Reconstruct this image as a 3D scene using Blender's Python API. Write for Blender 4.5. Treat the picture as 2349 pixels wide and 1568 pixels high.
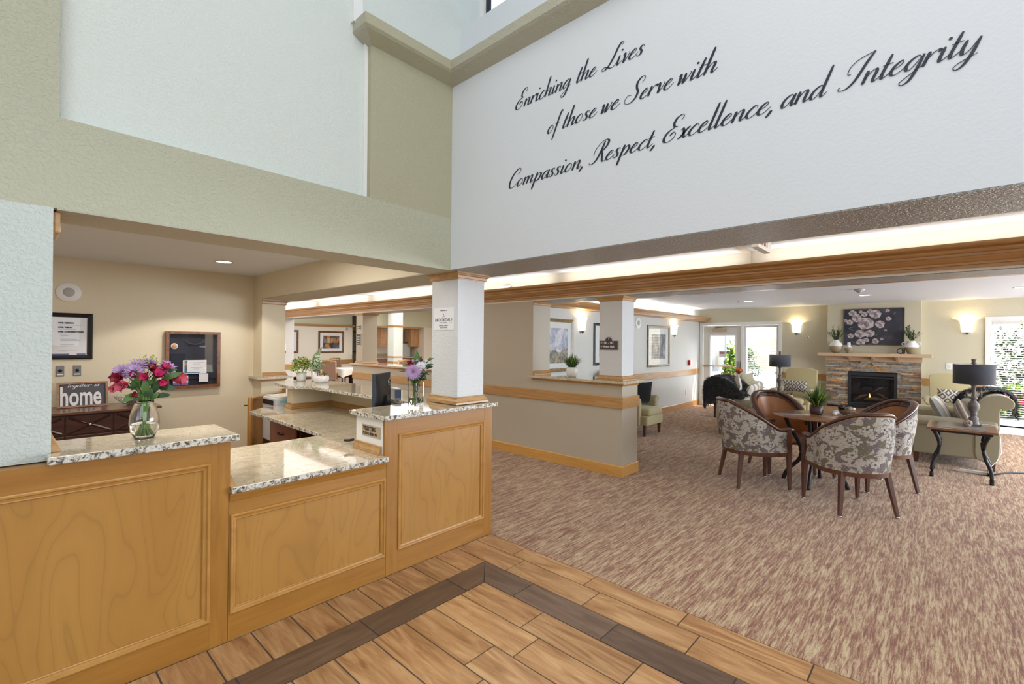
import bpy, bmesh, math, random
from mathutils import Vector, Matrix, Euler
random.seed(7)
scene = bpy.context.scene
for o in list(bpy.data.objects): bpy.data.objects.remove(o)
C = scene.collection
PI = math.pi

# ---------------------------------------------------------------- camera
cam_d = bpy.data.cameras.new('camera'); cam = bpy.data.objects.new('camera', cam_d); C.objects.link(cam)
cam_d.sensor_width = 36.0; cam_d.lens = 36.0 * 1074.02 / 2349; cam_d.clip_start = .05; cam_d.clip_end = 200
def camera_matrix(yaw, pitch, roll, loc):
    f = Vector((math.cos(yaw)*math.cos(pitch), math.sin(yaw)*math.cos(pitch), math.sin(pitch)))
    rt = Vector((math.sin(yaw), -math.cos(yaw), 0)); up = rt.cross(f)
    r2 = rt*math.cos(roll) - up*math.sin(roll); u2 = rt*math.sin(roll) + up*math.cos(roll)
    m = Matrix.Identity(4)
    for i in range(3):
        m[i][0] = r2[i]; m[i][1] = u2[i]; m[i][2] = -f[i]; m[i][3] = loc[i]
    return m
cam.matrix_world = camera_matrix(math.radians(42.7138), math.radians(.0684), math.radians(-.5411), (0, 0, 1.55))
scene.camera = cam

# ---------------------------------------------------------------- world, exposure
scene.view_settings.view_transform = 'Standard'; scene.view_settings.look = 'None'
scene.view_settings.exposure = 0.0; scene.view_settings.gamma = 1.0
scene.view_settings.use_curve_mapping = False
w = bpy.data.worlds.new('world'); scene.world = w; w.use_nodes = True
nt = w.node_tree; nt.nodes.clear()
wo = nt.nodes.new('ShaderNodeOutputWorld'); wb = nt.nodes.new('ShaderNodeBackground'); ws = nt.nodes.new('ShaderNodeTexSky')
ws.sky_type = 'NISHITA'; ws.sun_disc = False; ws.sun_elevation = math.radians(48); ws.sun_rotation = math.radians(140)
ws.air_density = 1.0; ws.dust_density = 2.0
nt.links.new(ws.outputs[0], wb.inputs[0]); nt.links.new(wb.outputs[0], wo.inputs[0]); wb.inputs[1].default_value = 0.9

def lamp(name, kind, loc, power, color=(1, 1, 1), size=None, sizey=None, rot=None, aim=None, spread=None, shape=None, radius=None):
    d = bpy.data.lights.new(name, kind); d.energy = power; d.color = color
    if kind == 'AREA':
        d.shape = shape or ('RECTANGLE' if sizey else 'SQUARE'); d.size = size
        if sizey: d.size_y = sizey
        if spread: d.spread = math.radians(spread)
    elif kind in ('POINT', 'SPOT') and radius: d.shadow_soft_size = radius
    o = bpy.data.objects.new(name, d); C.objects.link(o); o.location = loc
    if aim: o.rotation_euler = (Vector(aim) - Vector(loc)).to_track_quat('-Z', 'Y').to_euler()
    elif rot: o.rotation_euler = rot
    return o
sun = lamp('sun', 'SUN', (20, -10, 20), 7.0, (1, .96, .9), aim=None, rot=Vector((-.35, .62, -1.0)).to_track_quat('-Z', 'Y').to_euler())
sun.data.angle = math.radians(.6)
COOL = (.86, .93, 1.0); WARM = (1.0, .86, .66); NEUT = (1.0, .95, .87)
# cool fill lamps added left of and behind the camera, no windows built there
lamp('foyer_left_fill', 'AREA', (-2.9, -1.2, 3.9), 104, COOL, 4.5, 2.6, aim=(2.3, .6, 2.8))
lamp('foyer_rear_fill', 'AREA', (-.4, -4.8, 2.9), 120, COOL, 4.0, 3.2, aim=(1.0, 3.0, 1.4))
lamp('foyer_ceiling_fill', 'AREA', (.2, 0, 5.3), 60, NEUT, 2.5, 2.5, rot=(0, 0, 0))  # added overhead fill, no fixture hangs here
# cool fill lamps added right of the view, where no windows are built
lamp('cool_side_fill', 'AREA', (8.5, -5.7, 1.4), 430, (.74, .86, 1.0), 5.5, 2.2, rot=(math.radians(90), 0, 0))
lamp('cool_side_fill', 'AREA', (12.0, -4.3, 1.3), 210, COOL, 2.0, 2.4, rot=(0, math.radians(90), 0))
# soft fill panels added out of view
lamp('living_ceiling_fill', 'AREA', (8.6, -3.2, 2.36), 115, (1, .98, .95), 5.0, 2.4, rot=(0, 0, 0))
lamp('hall_ceiling_fill', 'AREA', (3.7, 2.6, 2.40), 20, NEUT, .9, 6, rot=(0, 0, 0))
lamp('hall_ceiling_fill', 'AREA', (3.7, -3.0, 2.40), 18, NEUT, .9, 4, rot=(0, 0, 0))
lamp('hall_ceiling_fill', 'AREA', (3.7, 9.5, 2.40), 24, NEUT, .9, 6, rot=(0, 0, 0))
lamp('office_ceiling_fill', 'AREA', (.6, 3.95, 2.38), 46, (1, .96, .90), 2.6, 1.3, rot=(0, 0, 0))
lamp('dining_ceiling_fill', 'AREA', (7.1, 9.6, 2.55), 220, (1, .96, .88), 2.8, 6, rot=(0, 0, 0))
lamp('dining_side_fill', 'AREA', (11.0, 8.5, 1.5), 80, COOL, 3, 1.8, rot=(0, math.radians(90), 0))  # cool side fill added for the dining room, no window behind it

# ---------------------------------------------------------------- materials
def srgb(r, g, b):
    f = lambda c: ((c/255)/12.92 if c/255 <= .04045 else ((c/255+.055)/1.055)**2.4)
    return (f(r), f(g), f(b), 1)
class NT:
    def __init__(s, name):
        s.m = bpy.data.materials.new(name); s.m.use_nodes = True; s.t = s.m.node_tree; s.t.nodes.clear()
        s.out = s.n('ShaderNodeOutputMaterial'); s.b = s.n('ShaderNodeBsdfPrincipled'); s.l(s.b.outputs[0], s.out.inputs[0])
    def n(s, k, **kw):
        x = s.t.nodes.new(k)
        for a, v in kw.items(): setattr(x, a, v)
        return x
    def l(s, a, b): s.t.links.new(a, b)
    def coord(s, scale=(1, 1, 1), kind='Object', rot=(0, 0, 0), loc=(0, 0, 0)):
        c = s.n('ShaderNodeTexCoord'); m = s.n('ShaderNodeMapping')
        m.inputs['Scale'].default_value = scale; m.inputs['Rotation'].default_value = rot; m.inputs['Location'].default_value = loc
        s.l(c.outputs[kind], m.inputs[0]); return m.outputs[0]
    def noise(s, vec, scale=5, detail=4, rough=.5, dist=0):
        x = s.n('ShaderNodeTexNoise'); x.inputs['Scale'].default_value = scale; x.inputs['Detail'].default_value = detail
        x.inputs['Roughness'].default_value = rough; x.inputs['Distortion'].default_value = dist
        if vec: s.l(vec, x.inputs['Vector'])
        return x.outputs[0]
    def voro(s, vec, scale=5, feature='F1', out=0):
        x = s.n('ShaderNodeTexVoronoi', feature=feature); x.inputs['Scale'].default_value = scale
        if vec: s.l(vec, x.inputs['Vector'])
        return x.outputs[out]
    def ramp(s, fac, stops, interp='LINEAR'):
        x = s.n('ShaderNodeValToRGB'); x.color_ramp.interpolation = interp; e = x.color_ramp.elements
        while len(e) > 1: e.remove(e[-1])
        e[0].position = stops[0][0]; e[0].color = stops[0][1]
        for p, c in stops[1:]:
            q = e.new(p); q.color = c
        s.l(fac, x.inputs[0]); return x.outputs[0]
    def mix(s, fac, a, b, mode='MIX'):
        x = s.n('ShaderNodeMix', data_type='RGBA', blend_type=mode)
        for i, v in ((0, fac), (6, a), (7, b)):
            if isinstance(v, (int, float)): x.inputs[i].default_value = v
            elif isinstance(v, tuple): x.inputs[i].default_value = v
            else: s.l(v, x.inputs[i])
        return x.outputs[2]
    def math(s, op, a, b=None, c=None):
        x = s.n('ShaderNodeMath', operation=op)
        for i, v in enumerate((a, b, c)):
            if v is None: continue
            if isinstance(v, (int, float)): x.inputs[i].default_value = v
            else: s.l(v, x.inputs[i])
        return x.outputs[0]
    def col(s, c):
        if isinstance(c, tuple): s.b.inputs['Base Color'].default_value = c
        else: s.l(c, s.b.inputs['Base Color'])
    def rough(s, v):
        if isinstance(v, (int, float)): s.b.inputs['Roughness'].default_value = v
        else: s.l(v, s.b.inputs['Roughness'])
    def bump(s, h, strength=.2, dist=.01):
        x = s.n('ShaderNodeBump'); x.inputs['Strength'].default_value = strength; x.inputs['Distance'].default_value = dist
        s.l(h, x.inputs['Height']); s.l(x.outputs[0], s.b.inputs['Normal'])
    def set(s, **kw):
        for k, v in kw.items(): s.b.inputs[k.replace('_', ' ')].default_value = v
        return s

def paint(name, c, bump=.25, scale=70, rough=.6, dist=.004):
    N = NT(name); v = N.coord()
    n = N.noise(v, scale, 3, .55, .3); n2 = N.noise(v, 1.3, 2)
    N.col(N.mix(N.math('MULTIPLY', n2, .12), c, (c[0]*.86, c[1]*.86, c[2]*.86, 1)))
    N.rough(rough); N.bump(N.ramp(n, [(.42, (0, 0, 0, 1)), (.62, (1, 1, 1, 1))]), bump, dist); return N.m
def plain(name, c, rough=.5, metal=0, spec=None, **kw):
    N = NT(name); N.col(c); N.rough(rough); N.b.inputs['Metallic'].default_value = metal
    if spec is not None: N.b.inputs['Specular IOR Level'].default_value = spec
    N.set(**kw); return N.m
def wood(name, c1, c2, scale=(1, 1, 1), rough=.35, coat=.3, ring=9, dark=None, kind='Object'):
    # grain runs along the axis whose scale is smallest
    N = NT(name); v = N.coord(scale, kind)
    n = N.noise(v, 3.0, 6, .6, 1.2); f = N.noise(v, 38, 3, .7)
    a = N.ramp(n, [(.32, c1), (.5, tuple((x+y)/2 for x, y in zip(c1, c2))), (.68, c2)])
    N.col(N.mix(N.math('MULTIPLY', f, .35), a, dark or tuple(x*.55 for x in c1[:3])+(1,)))
    N.rough(rough); N.set(Coat_Weight=coat, Coat_Roughness=.2); N.bump(f, .06, .002); return N.m
def veneer(name, c1, c2, off=0):
    # flat-cut veneer: cathedral arches along z
    N = NT(name); v = N.coord((1.5, 1, .42), loc=(off, 0, off*.7))
    n = N.noise(v, 2.1, 2, .5, .45)
    rings = N.math('FRACT', N.math('MULTIPLY', n, 13))
    line = N.ramp(rings, [(0, (1, 1, 1, 1)), (.10, (.25, .25, .25, 1)), (.55, (0, 0, 0, 1)), (.93, (.3, .3, .3, 1)), (1, (1, 1, 1, 1))])
    fine = N.noise(N.coord((60, 60, 2.2)), 4, 3, .7)
    base = N.mix(n, c1, c2)
    c = N.mix(N.math('MULTIPLY', line, .34), base, tuple(x*.55 for x in c1[:3])+(1,))
    N.col(N.mix(N.math('MULTIPLY', fine, .22), c, tuple(x*.6 for x in c1[:3])+(1,)))
    N.rough(.38); N.set(Coat_Weight=.25, Coat_Roughness=.25); return N.m

M = {}
M['header'] = paint('paint_sage', srgb(184, 184, 162), .5, 75)
M['niche'] = paint('paint_pale_green', srgb(218, 224, 219), .35, 90)
M['leftwall'] = paint('paint_mist', srgb(199, 206, 201), .5, 75)
M['text_wall'] = paint('paint_white', srgb(224, 227, 233), .08, 60)
M['pier'] = paint('paint_olive', srgb(178, 173, 146), .4, 80)
M['crown_paint'] = paint('paint_taupe', srgb(186, 181, 163), .5, 70)
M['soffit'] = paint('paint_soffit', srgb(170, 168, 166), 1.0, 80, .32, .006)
M['office'] = paint('paint_beige', srgb(226, 214, 188), .15, 80)
M['column'] = paint('paint_column', srgb(216, 218, 220), .35, 80)
M['half'] = paint('paint_stone', srgb(184, 174, 156), .15, 80, .38)
M['cream'] = paint('paint_cream', srgb(238, 230, 214), .2, 70)
M['ceiling'] = paint('paint_ceiling', srgb(226, 232, 242), .1, 60)
M['fire_wall'] = paint('paint_khaki', srgb(208, 200, 174), .3, 60)
M['side_wall'] = paint('paint_grey', srgb(214, 214, 208), .25, 60)
M['band'] = paint('paint_lichen', srgb(214, 214, 186), .15, 60)
M['white'] = plain('white_enamel', srgb(238, 238, 236), .35)
M['offwhite'] = plain('offwhite_plastic', srgb(225, 222, 214), .45)
OAK1, OAK2 = srgb(172, 124, 68), srgb(204, 160, 104)
M['trim_x'] = wood('oak_trim_x', OAK1, OAK2, (.6, 14, 14))
M['trim_y'] = wood('oak_trim_y', OAK1, OAK2, (14, .6, 14))
M['trim_z'] = wood('oak_trim_z', OAK1, OAK2, (14, 14, .6))
M['trim'] = wood('oak_trim', srgb(176, 130, 76), srgb(200, 160, 108), (3, 3, 9), .35)
M['desk_x'] = wood('maple_x', srgb(156, 104, 38), srgb(178, 126, 54), (.5, 7, 7), .36)
M['desk_z'] = wood('maple_z', srgb(156, 104, 38), srgb(178, 126, 54), (7, 7, .5), .36)
M['moulding'] = wood('maple_moulding', srgb(176, 124, 56), srgb(196, 146, 76), (2, 2, 2), .3)
for i in range(3): M['veneer%d' % i] = veneer('maple_veneer_%s' % 'abc'[i], srgb(166, 116, 48), srgb(190, 142, 72), i*3.7)
def granite(name, warm):
    N = NT(name); v = N.coord((1, 1, 1)); st = N.coord((.8, 1.5, 1.2), rot=(0, 0, .5))
    a = N.noise(v, 26, 5, .62, .6); b = N.voro(v, 95); c = N.noise(v, 75, 4, .75, .5); d = N.noise(st, 9, 5, .6, 1)
    base = N.ramp(d, [(.3, srgb(190, 178, 160)), (.45, srgb(206, 197, 180)), (.6, srgb(220, 213, 200)), (.75, srgb(198, 186, 166))])
    base = N.mix(N.ramp(a, [(.5, (0, 0, 0, 1)), (.66, (.8, .8, .8, 1))]), base, srgb(232, 229, 222))
    dk = N.ramp(N.noise(N.coord((1, 1.6, 1), rot=(0, 0, .3)), 120, 3, .7, .6), [(.55, (0, 0, 0, 1)), (.62, (1, 1, 1, 1))])
    dk2 = N.ramp(N.noise(v, 60, 4, .7, .8), [(.60, (0, 0, 0, 1)), (.66, (1, 1, 1, 1))])
    base = N.mix(N.math('MULTIPLY', dk, .62), base, srgb(96, 84, 72))
    base = N.mix(N.math('MULTIPLY', dk2, .75), base, srgb(70, 62, 58))
    if warm: base = N.mix(.35, base, srgb(196, 168, 128), 'MULTIPLY')
    base = N.mix(1.0, base, srgb(244, 236, 220), 'MULTIPLY'); N.col(base); N.rough(.07); N.set(Coat_Weight=.6, Coat_Roughness=.03, Specular_IOR_Level=.6); return N.m
M['granite'] = granite('granite_cream', False); M['granite_warm'] = granite('granite_tan', True)
N = NT('granite_chiselled_edge'); v = N.coord((1, 1, 1)); a = N.noise(v, 42, 5, .72, .7); b = N.noise(v, 20, 4, .6)
cc = N.ramp(a, [(.38, srgb(64, 60, 58)), (.455, srgb(136, 126, 114)), (.52, srgb(204, 200, 190)), (.62, srgb(220, 216, 206)), (.72, srgb(166, 154, 138))])
N.col(cc); N.rough(.25); N.bump(b, .5, .012); M['granite_edge'] = N.m
N = NT('carpet_streaked'); v = N.coord((8, 85, 1)); v2 = N.coord((1, 1, 1)); v3 = N.coord((3, 26, 1), loc=(3, 1, 0))
a = N.noise(v, 1.0, 5, .72, .5); b = N.noise(v3, 1.0, 2, .5); g = N.noise(N.coord((.7, 1.2, 1)), 300, 2, .7)
f = N.math('ADD', N.math('MULTIPLY', a, .62), N.math('ADD', N.math('MULTIPLY', b, .24), N.math('MULTIPLY', g, .32)))
N.col(N.ramp(f, [(.49, srgb(118, 72, 56)), (.555, srgb(146, 98, 74)), (.60, srgb(172, 138, 106)), (.66, srgb(196, 174, 138)), (.75, srgb(212, 194, 158))]))
N.rough(.95); N.set(Specular_IOR_Level=.15, Sheen_Weight=.2); N.bump(N.noise(v2, 260, 2, .7), .6, .006); M['carpet'] = N.m
def tilewood(name, c1, c2, c3, along):
    N = NT(name); sc = (9, 1.1, 1) if along == 'y' else (1.1, 9, 1)
    oi = N.n('ShaderNodeObjectInfo'); v = N.coord(sc); ad = N.n('ShaderNodeVectorMath', operation='ADD'); mu = N.n('ShaderNodeVectorMath', operation='SCALE')
    cb = N.n('ShaderNodeCombineXYZ'); N.l(oi.outputs['Random'], cb.inputs[0]); N.l(oi.outputs['Random'], cb.inputs[1]); N.l(oi.outputs['Random'], cb.inputs[2])
    N.l(cb.outputs[0], mu.inputs[0]); mu.inputs['Scale'].default_value = 37; N.l(v, ad.inputs[0]); N.l(mu.outputs[0], ad.inputs[1]); V = ad.outputs[0]
    a = N.noise(V, 1.6, 5, .6, 1.4); b = N.noise(V, 9, 3, .7, .5)
    c = N.ramp(a, [(.3, c1), (.5, c2), (.68, c3)])
    c = N.mix(N.math('MULTIPLY', N.ramp(b, [(.5, (0, 0, 0, 1)), (.75, (1, 1, 1, 1))]), .28), c, tuple(x*.5 for x in c1[:3])+(1,))
    hv = N.n('ShaderNodeHueSaturation'); N.l(c, hv.inputs['Color']); N.l(N.math('ADD', N.math('MULTIPLY', oi.outputs['Random'], .22), .88), hv.inputs['Value'])
    N.col(hv.outputs[0]); N.rough(.32); N.bump(b, .08, .002); return N.m
M['tile_y'] = tilewood('tile_honey_y', srgb(146, 102, 64), srgb(184, 140, 94), srgb(206, 166, 120), 'y')
M['tile_dark_y'] = tilewood('tile_umber_y', srgb(92, 72, 58), srgb(112, 90, 74), srgb(128, 106, 90), 'y')
M['tile_dark_x'] = tilewood('tile_umber_x', srgb(88, 68, 52), srgb(106, 84, 66), srgb(120, 98, 80), 'x')
M['grout'] = plain('grout', srgb(88, 80, 74), .9)
M['ink'] = plain('ink_navy', srgb(40, 44, 60), .5)
M['black'] = plain('black_plastic', srgb(26, 26, 28), .35)
M['iron'] = plain('black_iron', srgb(38, 36, 38), .45, .3)
M['darkwood'] = wood('walnut', srgb(78, 42, 26), srgb(108, 62, 38), (4, 4, 4), .3, .5)
M['leg_wood'] = wood('mahogany', srgb(76, 44, 34), srgb(102, 62, 48), (10, 10, 1), .35, .4)
M['espresso'] = wood('espresso', srgb(58, 30, 24), srgb(80, 44, 34), (1, 8, 8), .4, .3)
M['cherry'] = wood('cherry', srgb(120, 62, 44), srgb(146, 82, 58), (8, 8, 1), .4, .3)
M['pine'] = wood('knotty_pine', srgb(190, 140, 92), srgb(216, 172, 124), (7, 7, .8), .4, .2, dark=srgb(120, 70, 40))
M['birch'] = wood('birch_mantel', srgb(196, 164, 132), srgb(214, 184, 152), (7, .6, 7), .4, .2)
M['hearth_wood'] = wood('table_oak', srgb(128, 84, 52), srgb(168, 124, 84), (3, 3, 3), .25, .6)
M['steel'] = plain('brushed_steel', srgb(178, 180, 182), .3, .9)
M['brass'] = plain('brass', srgb(204, 186, 138), .3, .9)
M['silver'] = plain('silver', srgb(200, 200, 205), .18, 1)
M['bronze'] = plain('bronze', srgb(110, 92, 80), .4, .7)
M['pewter'] = wood('weathered_grey', srgb(84, 80, 80), srgb(122, 116, 112), (8, 8, 8), .6, 0)
def fabric(name, c, c2=None, scale=500, rough=.9):
    N = NT(name); v = N.coord(); a = N.noise(v, scale, 2, .6); b = N.noise(v, 5, 3, .6)
    N.col(N.mix(N.math('MULTIPLY', a, .5), c, c2 or tuple(x*.78 for x in c[:3])+(1,))); N.rough(rough)
    N.set(Specular_IOR_Level=.2, Sheen_Weight=.25); N.bump(a, .2, .002); return N.m
M['sofa'] = fabric('fabric_sage', srgb(166, 158, 132)); M['armchair'] = fabric('fabric_celery', srgb(180, 168, 128))
M['fur'] = plain('black_fur', srgb(34, 34, 38), .8, Sheen_Weight=.5)
M['black_fabric'] = fabric('fabric_black', srgb(26, 27, 28)); M['shade_dark'] = fabric('shade_charcoal', srgb(70, 72, 80), None, 300)
N = NT('leather_caramel'); v = N.coord(); b = N.voro(N.coord((1, 1, 1)), 190); N.col(N.mix(b, srgb(196, 134, 84), srgb(160, 104, 62))); N.rough(.33)
N.set(Specular_IOR_Level=.5); N.bump(b, .12, .002); M['leather'] = N.m
N = NT('floral_jacquard'); v = N.coord(kind='UV')
def flowers(scale, R, seed):
    mp = N.n('ShaderNodeMapping'); mp.inputs['Location'].default_value = (seed, seed*.7, 0); N.l(v, mp.inputs[0])
    vo = N.n('ShaderNodeTexVoronoi', voronoi_dimensions='2D'); vo.inputs['Scale'].default_value = scale; vo.inputs['Randomness'].default_value = .7; N.l(mp.outputs[0], vo.inputs['Vector'])
    df = N.n('ShaderNodeVectorMath', operation='SUBTRACT'); N.l(mp.outputs[0], df.inputs[0]); N.l(vo.outputs['Position'], df.inputs[1])
    sx = N.n('ShaderNodeSeparateXYZ'); N.l(df.outputs[0], sx.inputs[0]); ang = N.math('ARCTAN2', sx.outputs[1], sx.outputs[0])
    ln = N.n('ShaderNodeVectorMath', operation='LENGTH'); N.l(df.outputs[0], ln.inputs[0])
    pet = N.math('ADD', N.math('MULTIPLY', N.math('ABSOLUTE', N.math('SINE', N.math('MULTIPLY', ang, 2.5))), .75), .25)
    return N.math('DIVIDE', ln.outputs['Value'], N.math('MULTIPLY', pet, R)), ln.outputs['Value'], vo.outputs['Color']
cream = srgb(184, 179, 170)
blob = N.noise(v, 12, 3, .55, .9); blob2 = N.noise(N.coord(kind='UV', loc=(5, 2, 0)), 10, 3, .5, 1.2)
dots = N.voro(v, 62, 'F1', 0); vines = N.noise(v, 22, 2, .5, 2.2)
c = N.mix(N.ramp(blob, [(.52, (0, 0, 0, 1)), (.54, (1, 1, 1, 1))]), cream, srgb(118, 106, 110))
c = N.mix(N.ramp(blob2, [(.57, (0, 0, 0, 1)), (.59, (1, 1, 1, 1))]), c, srgb(116, 112, 96))
c = N.mix(N.ramp(dots, [(.22, (.8, .8, .8, 1)), (.32, (0, 0, 0, 1))]), c, srgb(150, 144, 138))
c = N.mix(N.ramp(vines, [(.485, (0, 0, 0, 1)), (.495, (.8, .8, .8, 1)), (.505, (.8, .8, .8, 1)), (.515, (0, 0, 0, 1))]), c, srgb(104, 84, 78))
for sc_, R_0, sd_ in ((6.2, .046, 0),):
    k, ln_, cc_ = flowers(sc_, R_0, sd_)
    c = N.mix(N.ramp(k, [(.98, (1, 1, 1, 1)), (1.0, (0, 0, 0, 1))]), c, srgb(108, 86, 78)); c = N.mix(N.ramp(k, [(.84, (1, 1, 1, 1)), (.87, (0, 0, 0, 1))]), c, srgb(188, 184, 176))
    c = N.mix(N.ramp(k, [(.30, (.7, .7, .7, 1)), (.38, (0, 0, 0, 1))]), c, srgb(130, 122, 120)); c = N.mix(N.math('LESS_THAN', ln_, .008), c, srgb(92, 84, 82))
N.col(c); N.rough(.85); N.set(Specular_IOR_Level=.2); M['floral'] = N.m
N = NT('medallion_weave'); v = N.coord((1, 7, 7)); cu = N.n('ShaderNodeVectorMath', operation='FRACTION'); N.l(v, cu.inputs[0])
sb = N.n('ShaderNodeVectorMath', operation='SUBTRACT'); N.l(cu.outputs[0], sb.inputs[0]); sb.inputs[1].default_value = (.5, .5, .5)
sx = N.n('ShaderNodeSeparateXYZ'); N.l(sb.outputs[0], sx.inputs[0]); ay = N.math('ABSOLUTE', sx.outputs[1]); az = N.math('ABSOLUTE', sx.outputs[2])
dd = N.math('ADD', N.math('MULTIPLY', ay, 1.2), az); rr = N.ramp(N.math('FRACT', N.math('MULTIPLY', dd, 2.3)), [(.45, srgb(196, 190, 178)), (.5, srgb(96, 92, 94))])
N.col(rr); N.rough(.9); M['medallion'] = N.m
def stripes(name, axis, period, duty, c1, c2):
    N = NT(name); v = N.coord(); sx = N.n('ShaderNodeSeparateXYZ'); N.l(v, sx.inputs[0])
    fr = N.math('FRACT', N.math('DIVIDE', sx.outputs[axis], period)); h = N.noise(N.coord((60, 60, 60)), 4, 2)
    N.col(N.mix(N.math('GREATER_THAN', fr, duty), c1, c2)); N.rough(.95); N.bump(h, .3, .004); return N.m
M['stripe_y'] = stripes('stripe_weave', 1, .17, .45, srgb(158, 158, 152), srgb(222, 214, 204))
M['stripe_fine'] = stripes('stripe_fine', 1, .045, .5, srgb(150, 142, 136), srgb(206, 194, 184))
M['cream_fabric'] = fabric('fabric_ivory', srgb(206, 200, 184))
M['leaf'] = plain('leaf_green', srgb(74, 112, 48), .45); M['leaf_dark'] = plain('leaf_deep', srgb(46, 78, 42), .45)
M['leaf_lime'] = plain('leaf_lime', srgb(176, 200, 84), .5); M['leaf_olive'] = plain('leaf_olive', srgb(92, 104, 74), .5)
M['stem'] = plain('stem_green', srgb(104, 146, 58), .4)
N = NT('leaf_variegated'); v = N.coord((1, 1, 1)); a = N.noise(v, 60, 3, .6, 1); N.col(N.ramp(a, [(.44, srgb(58, 92, 58)), (.53, srgb(214, 224, 186))])); N.rough(.4); M['leaf_var'] = N.m
M['lilac'] = plain('petal_lilac', srgb(196, 164, 206), .6); M['magenta'] = plain('petal_magenta', srgb(190, 38, 92), .5)
M['crimson'] = plain('petal_crimson', srgb(140, 20, 48), .5); M['petal_white'] = plain('petal_white', srgb(240, 238, 240), .6)
M['pink'] = plain('petal_rose', srgb(206, 82, 104), .5); M['yellowgreen'] = plain('goldenrod', srgb(150, 162, 40), .6)
M['ceramic'] = plain('white_ceramic', srgb(232, 230, 228), .25); M['pot_dark'] = plain('pot_oxblood', srgb(70, 46, 48), .35)
N = NT('dipped_ceramic'); v = N.coord(kind='Generated'); sx = N.n('ShaderNodeSeparateXYZ'); N.l(v, sx.inputs[0])
wob = N.noise(N.coord((3, 3, 0), 'Generated'), 2, 2); h = N.math('ADD', sx.outputs[2], N.math('MULTIPLY', wob, .16))
N.col(N.ramp(h, [(.60, srgb(156, 140, 110)), (.62, srgb(236, 234, 230))])); N.rough(.4); M['dipped'] = N.m
def glass(name, c=(1, 1, 1, 1), rough=0, ior=1.45):
    N = NT(name); N.col(c); N.rough(rough); N.set(Transmission_Weight=1.0, IOR=ior); return N.m
M['glass'] = glass('clear_glass'); M['water'] = glass('water', (.97, 1, .97, 1), 0, 1.33)
def pane(name, tint=(1, 1, 1, 1), refl=.08):
    # thin glazing: clear with a mirror-like surface reflection
    m = bpy.data.materials.new(name); m.use_nodes = True; t = m.node_tree; t.nodes.clear()
    o = t.nodes.new('ShaderNodeOutputMaterial'); mx = t.nodes.new('ShaderNodeMixShader'); tr = t.nodes.new('ShaderNodeBsdfTransparent'); gl = t.nodes.new('ShaderNodeBsdfGlossy')
    fr = t.nodes.new('ShaderNodeFresnel'); fr.inputs[0].default_value = 1.5; tr.inputs[0].default_value = tint; gl.inputs['Roughness'].default_value = .01
    ge = t.nodes.new('ShaderNodeNewGeometry'); sm = t.nodes.new('ShaderNodeMath'); sm.operation = 'MULTIPLY_ADD'; sm.use_clamp = True; sm.inputs[1].default_value = -1; t.links.new(ge.outputs['Backfacing'], sm.inputs[0]); t.links.new(fr.outputs[0], sm.inputs[2]); t.links.new(sm.outputs[0], mx.inputs[0]); t.links.new(tr.outputs[0], mx.inputs[1]); t.links.new(gl.outputs[0], mx.inputs[2]); t.links.new(mx.outputs[0], o.inputs[0]); return m
M['pane'] = pane('window_glazing')
M['amber'] = glass('amber_glass', srgb(214, 120, 50), .15)
def emit(name, c, s, base=None):
    N = NT(name); N.col(base or c); N.b.inputs['Emission Color'].default_value = c; N.b.inputs['Emission Strength'].default_value = s; return N.m
M['glow_shade'] = emit('frosted_shade_lit', (1, .90, .68, 1), 2.6); M['glow_down'] = emit('lamp_disc', (1, .96, .88, 1), 6)
M['tube'] = emit('fluorescent_tube', (1, .97, .9, 1), 6); M['flame'] = emit('flame', (1, .45, .08, 1), 4)
M['paper'] = plain('paper', srgb(232, 232, 236), .6)
M['slat'] = plain('blind_slat', srgb(236, 236, 232), .5, Transmission_Weight=0.0)
M['char'] = plain('charcoal_metal', srgb(46, 46, 50), .45, .2)
M['log'] = wood('fire_log', srgb(92, 78, 64), srgb(168, 144, 112), (2, 9, 9), .8, 0)
M['red'] = plain('red_plastic', srgb(170, 30, 34), .4)
M['sign_dark'] = plain('sign_umber', srgb(72, 64, 64), .5); M['sign_rim'] = plain('sign_rim', srgb(196, 194, 192), .5)
M['sign_tan'] = plain('sign_tan', srgb(196, 176, 148), .4, .3)
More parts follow.
